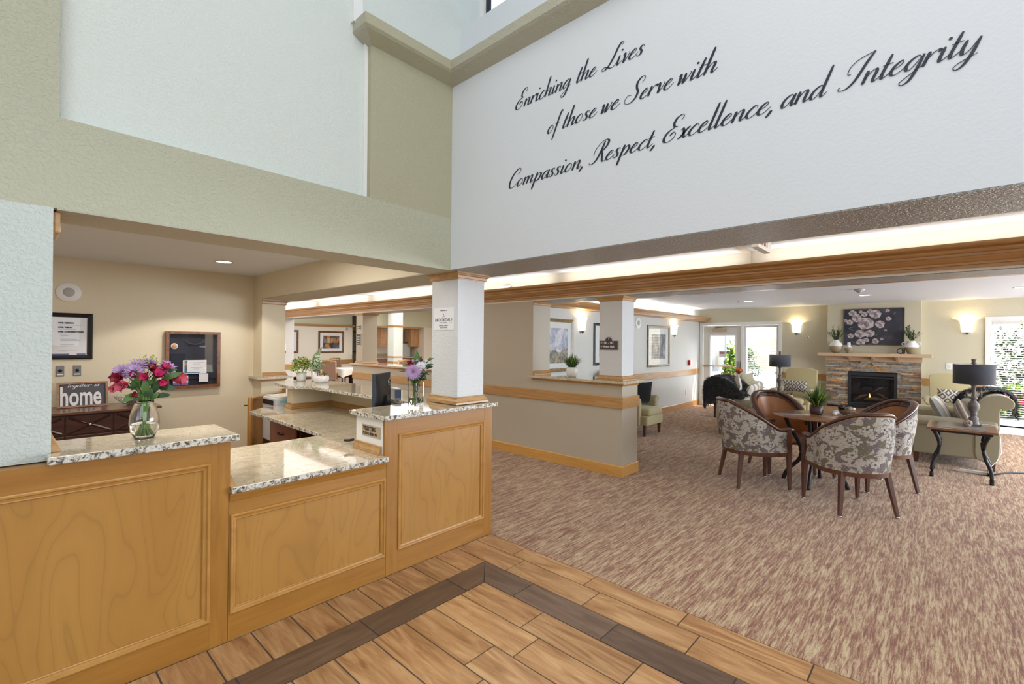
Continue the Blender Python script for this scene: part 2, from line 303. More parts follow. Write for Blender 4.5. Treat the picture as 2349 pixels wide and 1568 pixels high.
# ---------------------------------------------------------------- builders
class MB:
    def __init__(s): s.v = []; s.f = []; s.smooth = []
    def add(s, vs, fs, smooth=False):
        k = len(s.v); s.v += [tuple(p) for p in vs]; s.f += [tuple(i+k for i in f) for f in fs]; s.smooth += [smooth]*len(fs); return s
    def box(s, x0, x1, y0, y1, z0, z1, mat=None):
        vs = [Vector((x, y, z)) for x in (x0, x1) for y in (y0, y1) for z in (z0, z1)]
        if mat: vs = [mat @ p for p in vs]
        return s.add(vs, [(0, 1, 3, 2), (4, 6, 7, 5), (0, 4, 5, 1), (2, 3, 7, 6), (0, 2, 6, 4), (1, 5, 7, 3)])
    def prism(s, pts, z0, z1, plane='xy', mat=None):
        # closed outline pts (a,b) extruded along the remaining axis
        n = len(pts)
        def P(a, b, c): return Vector((a, b, c)) if plane == 'xy' else (Vector((a, c, b)) if plane == 'xz' else Vector((c, a, b)))
        vs = [P(a, b, z0) for a, b in pts]+[P(a, b, z1) for a, b in pts]
        if mat: vs = [mat @ p for p in vs]
        return s.add(vs, [tuple(range(n)), tuple(range(2*n-1, n-1, -1))]+[(i, (i+1) % n, (i+1) % n+n, i+n) for i in range(n)])
    def lathe(s, prof, c=(0, 0, 0), seg=20, smooth=True, mat=None, cap=True, a0=0, a1=2*PI):
        full = abs(a1-a0-2*PI) < 1e-6; m = seg if full else seg+1; vs = []
        for r, z in prof:
            for i in range(m):
                a = a0+(a1-a0)*i/seg; vs.append(Vector((c[0]+r*math.cos(a), c[1]+r*math.sin(a), c[2]+z)))
        if mat: vs = [mat @ p for p in vs]
        fs = []
        for j in range(len(prof)-1):
            for i in range(seg):
                i2 = (i+1) % m; fs.append((j*m+i, j*m+i2, (j+1)*m+i2, (j+1)*m+i))
        k = len(s.v); s.add(vs, fs, smooth)
        if cap and full:
            for j in (0, len(prof)-1):
                if prof[j][0] > 1e-5: s.f.append(tuple(k+j*m+i for i in (range(m) if j else range(m-1, -1, -1)))); s.smooth.append(False)
        return s
    def tube(s, pts, r, seg=8, smooth=True, flat=1.0, closed=False):
        pts = [Vector(p) for p in pts]; n = len(pts); vs = []; rr = r if isinstance(r, (list, tuple)) else [r]*n
        up = Vector((0, 0, 1))
        for i, p in enumerate(pts):
            if closed: t = pts[(i+1) % n]-pts[i-1]
            else: t = pts[min(i+1, n-1)]-pts[max(i-1, 0)]
            t.normalize(); a = t.cross(up)
            if a.length < .05: a = t.cross(Vector((1, 0, 0)))
            a.normalize(); b = a.cross(t); b.normalize()
            for k in range(seg):
                th = 2*PI*k/seg; vs.append(p+a*rr[i]*math.cos(th)+b*rr[i]*flat*math.sin(th))
        fs = []; m = n if closed else n-1
        for i in range(m):
            j = (i+1) % n
            for k in range(seg): fs.append((i*seg+k, i*seg+(k+1) % seg, j*seg+(k+1) % seg, j*seg+k))
        k0 = len(s.v); s.add(vs, fs, smooth)
        if not closed:
            s.f.append(tuple(k0+k for k in range(seg-1, -1, -1))); s.smooth.append(False)
            s.f.append(tuple(k0+(n-1)*seg+k for k in range(seg))); s.smooth.append(False)
        return s
    def sweep(s, prof, path, N, closed=False, smooth=False):
        # profile (a outward, b along N) swept with mitred corners; outward = N x tangent... to the right of travel
        N = Vector(N).normalized(); path = [Vector(p) for p in path]; n = len(path); vs = []; m = len(prof)
        for i in range(n):
            d0 = (path[i]-path[i-1]) if (i or closed) else (path[1]-path[0]); d1 = (path[(i+1) % n]-path[i]) if (i < n-1 or closed) else (path[-1]-path[-2])
            d0.normalize(); d1.normalize(); s0 = d0.cross(N); s1 = d1.cross(N); sd = (s0+s1); sd.normalize(); k = 1/max(.2, sd.dot(s0))
            for a, b in prof: vs.append(path[i]+sd*a*k+N*b)
        fs = []
        for i in range(n if closed else n-1):
            j = (i+1) % n
            for q in range(m): fs.append((i*m+q, i*m+(q+1) % m, j*m+(q+1) % m, j*m+q))
        if not closed: fs += [tuple(range(m-1, -1, -1)), tuple((n-1)*m+q for q in range(m))]
        return s.add(vs, fs, smooth)
    def grid(s, P, nu, nv, smooth=True, closeu=False):
        vs = [P(i/(nu-(0 if closeu else 1)), j/(nv-1)) for j in range(nv) for i in range(nu)]
        fs = []
        for j in range(nv-1):
            for i in range(nu if closeu else nu-1): i2 = (i+1) % nu; fs.append((j*nu+i, j*nu+i2, (j+1)*nu+i2, (j+1)*nu+i))
        return s.add(vs, fs, smooth)
    def ball(s, c, r, seg=14, ring=9, sc=(1, 1, 1), mat=None):
        prof = [(max(1e-4, math.sin(PI*i/ring))*r*1.0, -math.cos(PI*i/ring)*r*sc[2]) for i in range(ring+1)]
        return s.lathe(prof, c, seg, True, mat, False) if sc[0] == 1 and sc[1] == 1 else s.add(
            [Vector((c[0]+p*sc[0]*math.cos(2*PI*k/seg), c[1]+p*sc[1]*math.sin(2*PI*k/seg), c[2]+z)) for p, z in prof for k in range(seg)],
            [(j*seg+k, j*seg+(k+1) % seg, (j+1)*seg+(k+1) % seg, (j+1)*seg+k) for j in range(ring) for k in range(seg)], True)
    def leaf(s, base, tip, w, bend=.15, up=(0, 0, 1), n=5, fold=.15):
        base = Vector(base); tip = Vector(tip); d = tip-base; L = d.length; dn = d.normalized(); a = dn.cross(Vector(up))
        if a.length < .05: a = dn.cross(Vector((1, 0, 0)))
        a.normalize(); u = a.cross(dn); vs = []
        for i in range(n+1):
            t = i/n; ww = w*math.sin(PI*min(1, t*.93+.07))**.8*(1 if t < .97 else .1); c = base+d*t+u*bend*L*math.sin(PI*t)
            vs += [c-a*ww+u*fold*w, c, c+a*ww+u*fold*w]
        fs = []
        for i in range(n): k = i*3; fs += [(k, k+1, k+4, k+3), (k+1, k+2, k+5, k+4)]
        return s.add(vs, fs, True)
    def build(s, name, mat, parent=None, bevel=0, world=True, subsurf=0, solid=0):
        me = bpy.data.meshes.new(name); me.from_pydata(s.v, [], s.f); me.validate(); me.update()
        if any(s.smooth) and len(me.polygons) == len(s.smooth): me.polygons.foreach_set('use_smooth', s.smooth)
        if not isinstance(mat, (list, tuple)): mat = [mat]
        for q in mat: me.materials.append(M[q] if isinstance(q, str) else q)
        b = bmesh.new(); b.from_mesh(me); bmesh.ops.recalc_face_normals(b, faces=b.faces); b.to_mesh(me); b.free()
        o = bpy.data.objects.new(name, me); C.objects.link(o)
        if parent is not None:
            o.parent = parent
            if world and parent.type == 'EMPTY' and parent.parent is None: o.matrix_parent_inverse = parent.matrix_basis.inverted()
        if solid: q = o.modifiers.new('solid', 'SOLIDIFY'); q.thickness = solid; q.offset = 0
        if bevel: q = o.modifiers.new('bevel', 'BEVEL'); q.width = bevel; q.segments = 2; q.limit_method = 'ANGLE'; q.angle_limit = math.radians(40)
        if subsurf: q = o.modifiers.new('sub', 'SUBSURF'); q.levels = subsurf; q.render_levels = subsurf
        return o
def box(name, x0, x1, y0, y1, z0, z1, mat, parent=None, bevel=0, world=True): return MB().box(x0, x1, y0, y1, z0, z1).build(name, mat, parent, bevel, world)
def tag(o, label=None, cat=None, group=None, kind=None):
    for k, v in (('label', label), ('category', cat), ('group', group), ('kind', kind)):
        if v: o[k] = v
    return o
def thing(name, label, cat, loc=(0, 0, 0), rz=0, group=None):
    o = bpy.data.objects.new(name, None); o.empty_display_size = .1; C.objects.link(o); o.location = loc; o.rotation_euler = (0, 0, rz); return tag(o, label, cat, group)
def st(o): o['kind'] = 'structure'; return o
def dup(root, loc, rz=None, label=None, group=None):
    def cp(o, par):
        c = o.copy(); C.objects.link(c); c.parent = par
        for ch in list(o.children): cp(ch, c)
        return c
    r = cp(root, None); r.location = loc
    if rz is not None: r.rotation_euler = (0, 0, rz)
    if label: r['label'] = label
    if group: r['group'] = group
    return r
def text(name, body, size, origin, right, up, mat, parent=None, ext=.0008, align='LEFT', sx=1.0, bold=0):
    cu = bpy.data.curves.new(name, 'FONT'); cu.body = body; cu.size = size; cu.extrude = ext; cu.align_x = align; cu.resolution_u = 3; cu.offset = bold
    tmp = bpy.data.objects.new('tmp', cu); C.objects.link(tmp); dg = bpy.context.evaluated_depsgraph_get()
    me = bpy.data.meshes.new_from_object(tmp.evaluated_get(dg)); bpy.data.objects.remove(tmp)
    R_ = Vector(right).normalized(); U_ = Vector(up).normalized(); Nn = R_.cross(U_); O = Vector(origin)
    for v in me.vertices: c = v.co.copy(); v.co = O+R_*c.x*sx+U_*c.y+Nn*c.z
    me.materials.append(M[mat]); o = bpy.data.objects.new(name, me); C.objects.link(o)
    if parent is not None:
        o.parent = parent
        if parent.type == 'EMPTY' and parent.parent is None: o.matrix_parent_inverse = parent.matrix_basis.inverted()
    return o
Z = (0, 0, 1)
def rot_at(c, rz=0, rx=0, ry=0): return Matrix.Translation(c) @ Euler((rx, ry, rz)).to_matrix().to_4x4()

# moulding profiles (outward, height)
P_CAP = [(0, 0), (.012, 0), (.014, .012), (.022, .018), (.024, .05), (.036, .06), (.04, .075), (.05, .08), (.05, .1), (0, .1)]
P_FOOT = [(0, .11), (.012, .11), (.018, .1), (.014, .092), (.02, .07), (.032, .045), (.036, .04), (.034, .03), (.042, .025), (.044, 0), (0, 0)]
P_CAP = [(a*.66, b*.55) for a, b in P_CAP]; P_FOOT = [(a*.70, b*.52) for a, b in P_FOOT]
P_UNDER = [(0, .03), (.026, .03), (.026, .022), (.017, .018), (.009, .008), (.007, 0), (0, 0)]
def ringpath(x0, x1, y0, y1, z): return [(x0, y0, z), (x1, y0, z), (x1, y1, z), (x0, y1, z)]
def column_trim(x0, x1, y0, y1, zb, zt, parent, s=1.0):
    MB().sweep([(a*s, b*s) for a, b in P_CAP], ringpath(x0, x1, y0, y1, zt-.055*s), Z, True).build('capital_moulding', 'trim', parent)
    if zb is not None: MB().sweep([(a*s, b*s) for a, b in P_FOOT], ringpath(x0, x1, y0, y1, zb), Z, True).build('base_moulding', 'trim', parent)

# ---------------------------------------------------------------- the setting: floors
fl = st(box('floor', 2.685, 12.3, -6.0, 16.9, -.08, 0, 'carpet')); fl['label'] = 'streaked brown and cream carpet'
st(box('floor', -3.2, 2.685, 2.70, 16.9, -.08, 0, 'carpet'))
ft = st(box('floor_tiled', -3.2, 2.685, -6.0, 2.70, -.08, -.0035, 'grout'))
G = .0038
def tile(x0, x1, y0, y1, mat):
    o = box('tile', x0+G, x1-G, y0+G, y1-G, -.006, 0, mat, ft); return o
xs = [2.524-.2034*i for i in range(0, 22)]           # joints left of the first row
# border row along the carpet, running along y
y = 2.31+.0
tile(2.524, 2.683, 2.31, 2.694, 'tile_y')
for k in range(6): tile(2.524, 2.683, 2.31-.618*(k+1), 2.31-.618*k, 'tile_y')
y = 2.694; 
tile(2.321, 2.524, 2.186, 2.694, 'tile_y')
for k in range(6): tile(2.321, 2.524, 2.186-.62*(k+1), 2.186-.62*k, 'tile_y')
for i in range(1, 20): tile(xs[i+1], xs[i], 2.383, 2.694, 'tile_y')      # short row along the desk
# dark band with a mitred corner
def dark(pts, mat): MB().prism(pts, -.006, 0).build('tile', mat, ft)
dark([(2.321-G, 2.383-G), (2.321-G, 1.933+G), (2.117+G, 1.933+G), (2.117+G, 2.176)], 'tile_dark_y')
for k in range(6): tile(2.117, 2.321, 1.933-.617*(k+1), 1.933-.617*k, 'tile_dark_y')
dark([(2.318-G, 2.383-G), (1.967+G, 2.383-G), (1.967+G, 2.176+G), (2.112-G, 2.176+G)], 'tile_dark_x')
for k in range(5): tile(1.967-.62*(k+1), 1.967-.62*k, 2.176, 2.383, 'tile_dark_x')
offs = [1.689, 1.558, 1.682, 1.553, 1.69, 1.56]
for i in range(1, 17):
    xa, xb = 2.117-.2034*i, 2.117-.2034*(i-1); y1 = 2.176; y0 = offs[(i-1) % 6]+random.uniform(-.004, .004)
    for k in range(6):
        tile(xa, xb, y0, y1, 'tile_y'); y1 = y0; y0 -= .62
        if y1 < -1: break

# ---------------------------------------------------------------- walls of the foyer
hw = st(MB().box(-3.2, 2.30, 2.765, 3.08, 2.10, 2.488).box(-3.2, .150, 2.765, 3.08, 2.488, 5.6).build('wall_header', 'header'))
st(box('wall_niche', .150, 2.75, 2.825, 3.08, 2.488, 5.6, 'niche'))
st(box('wall_pier', 1.611, 2.40, 2.765, 2.825, 2.488, 3.49, 'pier'))
st(box('trim_reveal', 1.586, 1.6105, 2.80, 2.83, 2.488, 3.5, 'white')); st(box('trim_reveal', 1.498, 1.562, 2.788, 2.83, 3.6, 5.6, 'white'))
st(box('wall_upper', 1.562, 2.62, 2.79, 2.825, 3.55, 5.6, 'niche'))
st(MB().box(2.30, 2.75, -6.1, 2.765, 2.10, 3.49).box(2.30, 2.75, 2.765, 3.08, 2.10, 2.488).build('wall_text', 'text_wall'))
st(box('wall_text_upper', 2.40, 2.47, -6.1, 2.79, 3.49, 3.985, 'text_wall'))
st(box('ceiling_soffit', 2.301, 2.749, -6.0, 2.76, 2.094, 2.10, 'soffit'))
st(MB().box(.146, 2.301, 2.766, 3.079, 2.095, 2.10).box(2.301, 2.749, 2.76, 6.62, 2.094, 2.10).build('ceiling_header_soffit', 'crown_paint'))
# painted ledge crown running along both walls
pc = [(-.001, 0), (.085, .045), (.10, .06), (.10, .125), (-.001, .125)]
MBc = MB().sweep(pc, [(1.611, 2.86, 3.485), (1.611, 2.765, 3.485), (2.30, 2.765, 3.485), (2.30, -6.0, 3.485)], Z)
lg_ = st(MBc.build('trim_ledge', ['crown_paint', 'pier']))
for p_ in lg_.data.polygons:
    if abs(p_.normal.x) < .3 and p_.center.x < 2.29 and p_.normal.y < -.05: p_.material_index = 1
st(box('trim_ledge_top', 2.30, 2.75, -6.0, 2.80, 3.60, 3.612, 'text_wall'))
# upper window over the ledge
wn = st(MB().box(2.60, 2.66, 2.745, 2.795, 3.6, 5.6).box(2.60, 2.66, 2.0, 2.745, 3.6, 3.68).build('window_3', 'white'))
MB().box(2.625, 2.65, 2.71, 2.745, 3.68, 5.6).box(2.625, 2.65, 1.1, 1.14, 3.68, 5.6).build('window_frame', 'char', wn)
MB().box(2.64, 2.645, .2, 2.71, 3.68, 5.6).build('window_pane', 'pane', wn)
st(box('wall_lightwell', 4.3, 4.4, -6, 3.2, 2.75, 5.7, 'header'))
st(MB().box(2.58, 2.68, -6, 2.0, 3.6, 3.7).build('trim_window_sill', 'white'))
# left wall beside the desk
st(box('wall_left', -3.2, .135, 2.765, 2.92, 1.035, 2.10, 'leftwall'))
st(box('trim_1', .135, .160, 2.80, 3.02, 2.00, 2.094, 'trim', None, .008))
t2 = MB().sweep(P_FOOT, [(.135, 3.02, 1.066), (.135, 2.775, 1.066)][::-1], Z).build('trim_2', 'trim'); st(t2)
# far sides of the foyer, out of view
st(MB().box(-3.3, -3.2, -6.1, 2.765, 0, 5.6).box(-3.2, 4.4, -6.2, -6.1, 0, 5.6).build('wall_foyer', 'niche'))
st(MB().box(-3.3, 4.4, -6.2, 3.2, 5.6, 5.7).build('ceiling_foyer', 'ceiling'))

# ---------------------------------------------------------------- office
st(box('ceiling_office', -1.2, 2.30, 3.08, 7.02, 2.42, 2.5, 'ceiling'))
st(box('wall_office_back', -1.2, 2.62, 6.92, 7.05, 0, 2.5, 'office'))
st(box('wall_office_left', -1.3, -1.2, 2.92, 7.05, 0, 2.5, 'office'))
st(box('wall_office_front', -1.2, 2.30, 3.00, 3.08, 2.10, 2.5, 'office'))
st(MB().box(2.30, 2.60, 6.62, 6.92, 0, 2.10).box(2.30, 2.749, 3.08, 6.92, 2.101, 2.5).build('wall_office_right', 'office'))
tq = MB().sweep([(a, b*1.2) for a, b in P_CAP], [(2.302, 6.62, 2.028), (2.60, 6.62, 2.028), (2.60, 6.92, 2.028)], Z).sweep([(a, b) for a, b in P_FOOT], [(2.31, 6.62, 1.065), (2.60, 6.62, 1.065), (2.60, 6.92, 1.065)], Z)
st(tq.build('trim_3', 'trim'))
st(MB().box(2.24, 2.68, 6.57, 6.98, 1.035, 1.065).build('trim_4', 'granite')).__setitem__('label', 'granite sill slab')
st(MB().sweep(P_UNDER, [(2.30, 6.62, 1.005), (2.60, 6.62, 1.005), (2.60, 6.92, 1.005)], Z).build('trim_5', 'trim'))

# ---------------------------------------------------------------- hall and beam
st(box('ceiling_hall', 2.75, 4.87, -6.0, 14.9, 2.445, 2.52, 'ceiling'))
st(MB().box(4.86, 5.235, -6.0, 12.9, 2.115, 2.52).build('beam_hall', 'cream'))
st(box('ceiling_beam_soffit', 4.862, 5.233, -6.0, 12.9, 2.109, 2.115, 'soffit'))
cr = [(0, 0), (.02, 0), (.02, .020), (.036, .023), (.036, .038), (.058, .046), (.080, .062), (.088, .074), (.106, .077), (.106, .094), (.124, .098), (.136, .106), (.140, .118), (.134, .128), (.150, .132), (.168, .138), (.172, .150), (.168, .164), (.140, .164), (0, .02)]
cr = [(a*1.2, b) for a, b in cr]; crl = [(0, 0), (.02, -.006), (.03, -.006), (.034, .0), (.20, .004), (.215, .012), (.225, .03), (.25, .055), (.262, .062), (.285, .08), (.295, .085), (.30, .11), (.275, .11), (.0, .03)]
c1 = MB().sweep(cr, [(4.86, 12.9, 2.135), (4.86, -6.0, 2.135)], Z)
st(c1.build('trim_crown_hall', 'trim_y'))
st(MB().sweep(crl, [(5.235, -6.0, 2.118), (5.235, 4.65, 2.118)], Z).build('trim_crown_living', 'trim_y'))
st(MB().sweep([(a*.95, b) for a, b in crl], [(5.235, 4.65, 2.124), (12.17, 4.65, 2.124)], Z).build('trim_crown_side', 'trim_x'))
for k in range(8): lamp('cove_tube_light', 'AREA', (4.75, -4.4+2.3*k, 2.306), 3.1, (1, .96, .88), .05, 2.1, rot=(PI, 0, 0))
for k in range(3): lamp('cove_tube_light', 'AREA', (6.4+2.2*k, 4.55, 2.24), 4.5, (1, .96, .88), 2.0, .05, rot=(PI, 0, 0))
st(MB().box(3.4, 4.859, 1.37, 1.42, 2.432, 2.4449).box(4.845, 4.8595, 1.37, 1.42, 2.302, 2.4319).build('trim_conduit_cover', 'cream'))
# half wall, pier and solid wall on the line x = 4.86
hwl = st(MB().box(4.86, 5.23, 2.74, 4.10, 0, 1.075).box(4.86, 5.23, 4.10, 6.05, 0, 2.115).box(4.86, 5.23, 6.05, 8.93, 0, 1.065).build('wall_half', 'half'))
st(MB().box(4.86, 5.23, 12.75, 16.5, 0, 2.115).build('wall_hall_far', 'column'))
P_RAIL = [(0, 0), (.018, 0), (.018, .125), (.013, .135), (0, .135)]; P_BASE = [(0, 0), (.014, 0), (.014, .115), (.008, .127), (0, .127)]
around = [(4.86, 8.93), (4.86, 2.74), (5.23, 2.74), (5.23, 4.65)]
def R3(l, z): return [(a, b, z) for a, b in l]
st(MB().sweep(P_RAIL, R3(around, .793), Z).build('trim_chair_rail', 'trim_y'))
st(MB().sweep(P_BASE, R3(around, 0), Z).build('baseboard_half', wood('oak_base', srgb(206, 148, 70), srgb(222, 172, 98), (14, .6, 14))))
st(MB().sweep(P_UNDER, R3([(4.86, 4.10), (4.86, 2.74), (5.23, 2.74), (5.23, 4.6)], 1.05), Z).build('trim_under_sill', 'trim_y'))
st(MB().sweep(P_UNDER, R3([(5.23, 8.93), (4.86, 8.93), (4.86, 6.05)], 1.04), Z).build('trim_under_sill', 'trim_y'))
st(MB().sweep(P_RAIL, R3([(5.23, 12.75), (4.86, 12.75), (4.86, 16)], .79)[::-1], Z).build('trim_chair_rail', 'trim_y'))
s1 = box('granite_sill', 4.805, 5.285, 2.68, 4.14, 1.08, 1.112, ['granite'], None, .004); tag(s1, 'grey granite sill on the half wall, with the spiky potted plant on it', 'sill')
s2 = box('granite_sill', 4.81, 5.29, 6.0, 8.99, 1.07, 1.10, ['granite_warm'], None, .004); tag(s2, 'tan granite sill on the far half wall before the dining room', 'sill')
# capitals/feet on the pier end faces
st(MB().sweep(P_CAP, R3([(4.862, 4.10), (5.23, 4.10)], 2.06), Z).sweep(P_FOOT, R3([(4.862, 4.10), (5.23, 4.10)], 1.112), Z).build('trim_6', 'trim'))
def column(name, label, x0, x1, y0, y1, z0, z1, mat='column', s=1.0):
    t = thing(name, label, 'column', ((x0+x1)/2, (y0+y1)/2, z0))
    box('shaft', x0, x1, y0, y1, z0, z1, mat, t, .004); column_trim(x0, x1, y0, y1, z0, z1, t, s); return t
column('column', 'square pale grey column standing on the raised reception counter', 2.375, 2.655, 2.765, 3.09, 1.067, 2.094)
column('column', 'square grey column with the room directory plaque, standing on the half wall', 4.885, 5.165, 2.762, 3.07, 1.113, 2.109)
fc = column('column', 'tan column on the far half wall, with two small dark plaques', 4.885, 5.215, 8.60, 8.86, 1.10, 2.109, 'half', .8)

# ---------------------------------------------------------------- living room shell
st(box('ceiling_living', 5.235, 12.4, -6.0, 4.80, 2.43, 2.52, 'ceiling'))
sw = st(MB().box(5.23, 12.4, 4.65, 4.80, 0, 2.52).build('wall_side', 'side_wall'))
st(MB().sweep(P_RAIL, R3([(5.23, 4.65), (12.17, 4.65), (12.17, 4.62)], .793), Z).build('trim_rail_side', 'trim_x'))
st(MB().sweep(P_BASE, R3([(5.23, 4.65), (12.17, 4.65), (12.17, 4.62)], 0), Z).build('baseboard_side', 'trim_x'))
# fire wall x=12.17 with door (3.62..4.56) and windows
fw = MB()
for y0, y1, z0, z1 in ((4.56, 4.65, 0, 2.45), (3.58, 4.56, 2.03, 2.45), (2.82, 3.58, 2.03, 2.45), (2.82, 3.58, 0, .10), (-.62, 2.82, 0, 2.45), (-2.95, -.62, 2.03, 2.45), (-2.95, -.62, 0, .09), (-6, -2.95, 0, 2.45)):
    fw.box(12.17, 12.32, y0, y1, z0, z1)
st(fw.build('wall_fireplace', 'fire_wall'))
st(MB().box(12.02, 12.17, .33, 1.85, 0, 2.43).build('wall_chimney', 'fire_wall'))
st(MB().sweep(P_RAIL, R3([(12.17, 2.74), (12.17, 1.86)], .793), Z).sweep(P_RAIL, R3([(12.17, .31), (12.17, -.6)], .793), Z).build('trim_rail_fireplace', 'trim_y'))
st(MB().sweep(P_BASE, R3([(12.17, 2.74), (12.17, 1.9)], 0), Z).sweep(P_BASE, R3([(12.17, .31), (12.17, -.6)], 0), Z).build('baseboard_fireplace', 'trim_y'))
st(MB().box(5.2, 12.3, -6.1, -6.0, 0, 2.5).box(12.3, 12.4, -6.1, -2.9, 0, 2.5).build('wall_right', 'side_wall'))
# door and casings
cas = MB().sweep([(0, 0), (.07, 0), (.07, .022), (0, .022)], [(12.17, 4.56, 0), (12.17, 4.56, 2.03), (12.17, 2.82, 2.03), (12.17, 2.82, .08)][::-1], (-1, 0, 0))
cas.box(12.15, 12.30, 3.575, 3.635, .0, 2.03).box(12.15, 12.3, 2.82, 3.58, .05, .12)
st(cas.build('trim_door_casing', 'white'))
dr = st(MB().box(12.19, 12.235, 4.40, 4.545, .02, 2.02).box(12.19, 12.235, 3.64, 3.75, .02, 2.02).box(12.19, 12.235, 3.75, 4.40, 1.80, 2.02).box(12.19, 12.235, 3.75, 4.40, .02, .40).build('door_1', 'offwhite'))
MB().sweep([(0, 0), (.03, 0), (.03, .012), (0, .012)], [(12.19, 4.40, .40), (12.19, 4.40, 1.80), (12.19, 3.75, 1.80), (12.19, 3.75, .40)], (-1, 0, 0), True).build('glazing_bead', 'white', dr)
box('door_pane', 12.208, 12.214, 3.75, 4.40, .40, 1.80, 'pane', dr)
MB().tube([(12.10, 4.50, 1.01), (12.10, 3.72, 1.015)], .02, 10).box(12.09, 12.19, 4.47, 4.52, .985, 1.035).build('panic_bar', 'brass', dr)
box('latch_case', 12.10, 12.19, 3.655, 3.73, .86, 1.15, 'steel', dr, .01)
box('door_closer', 12.12, 12.19, 3.98, 4.31, 1.865, 1.955, plain('closer_tan', srgb(196, 176, 140), .45, .3), dr, .006)
MB().tube([(12.15, 4.25, 1.97), (12.10, 4.0, 1.985), (12.15, 3.70, 1.985)], .009, 6).build('closer_arm', 'bronze', dr)
nsg = box('door_notice', 12.198, 12.206, 4.0, 4.16, 1.24, 1.38, 'paper', dr)
text('notice_lettering', 'EMERGENCY\nEXIT ONLY', .033, (12.196, 4.155, 1.345), (0, -1, 0), Z, 'red', dr, sx=.72, bold=.001)
def window(name, y0, y1, z0, z1, n, cords):
    f = st(MB().sweep([(0, 0), (.04, 0), (.04, .06), (0, .06)], [(12.25, y1, z0), (12.25, y1, z1), (12.25, y0, z1), (12.25, y0, z0)], (-1, 0, 0), True).build(name, 'white'))
    box('window_pane', 12.268, 12.274, y0, y1, z0, z1, 'pane', f)
    box('blind_headrail', 12.18, 12.235, y0+.02, y1-.02, z1-.055, z1-.005, 'offwhite', f)
    m = None; step = (z1-z0-.12)/n
    sl = MB().box(-.022, .022, -(y1-y0)/2+.03, (y1-y0)/2-.03, -.002, .002); m = None
    for k in range(n):
        z = z1-.08-step*k; tilt = .22
        if m is None: o = sl.build('blind_slat', 'slat', f, world=False); m = o
        else: o = m.copy(); C.objects.link(o)
        o.parent = f; o.location = (12.21, (y0+y1)/2, z); o.rotation_euler = (0, tilt, 0)
    box('blind_bottom_rail', 12.19, 12.23, y0+.03, y1-.03, z0+.02, z0+.04, 'slat', f)
    cd = MB()
    for c in cords: cd.tube([(12.205, c, z0+.03), (12.205, c, z1-.03)], .002, 5)
    cd.build('blind_cord', 'offwhite', f)
    return f
window('window_1', 2.83, 3.57, .12, 2.02, 42, (3.4, 2.98)); window('window_2', -2.94, -.63, .10, 2.02, 44, (-.82, -1.9, -2.7))
st(MB().sweep([(0, 0), (.07, 0), (.07, .022), (0, .022)], [(12.17, -.62, .06), (12.17, -.62, 2.03), (12.17, -2.95, 2.03), (12.17, -2.95, .06)][::-1], (-1, 0, 0)).box(12.14, 12.18, -3.0, -.55, .0, .10).build('trim_window_casing', 'white'))

# ---------------------------------------------------------------- dining room shell
st(box('ceiling_dining', 5.235, 14, 4.8, 16.9, 2.6, 2.7, 'ceiling'))
st(MB().box(2.0, 7.93, 14.63, 14.80, 0, 2.07).build('wall_dining', 'cream'))
st(MB().box(2.0, 7.93, 14.65, 14.80, 2.07, 2.7).build('wall_dining_upper', 'band'))
st(MB().box(7.93, 14, 16.6, 16.8, 0, 2.7).box(13.2, 13.3, 4.8, 16.8, 0, 2.7).box(2.0, 2.1, 7.05, 15, 0, 2.7).build('wall_dining_far', 'cream'))
st(MB().box(7.87, 7.93, 14.80, 16.6, 0, 2.7).build('wall_dining_return', 'cream'))
st(MB().sweep([(0, 0), (.05, .02), (.07, .075), (0, .075)], R3([(5.2, 14.63), (7.93, 14.63), (7.93, 15.6)], 2.0), Z).build('trim_crown_dining', 'trim_x'))
st(MB().sweep(P_RAIL, R3([(5.2, 14.63), (7.93, 14.63), (7.93, 16)], .80), Z).build('trim_rail_dining', 'trim_x'))
# kitchenette bay with its dropped beam
st(MB().box(7.6, 11.2, 13.40, 13.52, 2.045, 2.7).build('beam_kitchenette', 'band'))
st(MB().box(7.6, 9.75, 13.37, 13.41, 1.99, 2.05).build('trim_kitchenette', 'trim_x'))
st(MB().box(8.12, 10.4, 14.35, 14.45, 0, 2.7).box(9.98, 10.9, 13.41, 13.5, 0, 2.05).box(9.98, 10.05, 13.505, 14.34, 0, 2.1).build('wall_kitchenette', 'cream'))
# ---------------------------------------------------------------- reception desk
YF = 2.697
desk = thing('reception_desk', 'honey maple reception desk with three moulded panels and a dropped middle', 'desk', (1.2, 2.95, 0))
def desk_section(x0, x1, zt, px0, px1, pz0, pz1, ven):
    f = MB(); t = .02
    for a, b in ((x0, px0), (px1, x1)): box('stile', a, b, YF, YF+t, .0, zt, 'desk_z', desk)
    for a, b in ((pz1, zt), (.0, pz0)): box('rail', px0, px1, YF+.0006, YF+t, a, b, 'desk_x', desk)
    box('veneer_panel', px0+.004, px1-.004, YF+.008, YF+.016, pz0+.004, pz1-.004, ven, desk)
    pr = [(0, 0), (0, .007), (.005, .010), (.012, .009), (.017, .001), (.026, -.001), (.030, .002), (.034, -.003), (.034, -.010), (0, -.010)]
    MB().sweep([(-p, q) for p, q in pr], [(px0, YF, pz0), (px0, YF, pz1), (px1, YF, pz1), (px1, YF, pz0)][::-1], (0, -1, 0), True).build('panel_moulding', 'moulding', desk)
desk_section(-1.6, .786, 1.03, -1.25, .704, .135, .932, 'veneer0')
desk_section(.788, 1.712, .763, .795, 1.706, .137, .650, 'veneer1')
desk_section(1.714, 2.69, 1.03, 1.803, 2.602, .148, .928, 'veneer2')
box('carcass', -1.6, .78, YF+.021, 2.98, .005, 1.03, 'desk_x', desk); box('carcass', .79, 2.686, YF+.021, 3.0, .005, .755, 'desk_x', desk)
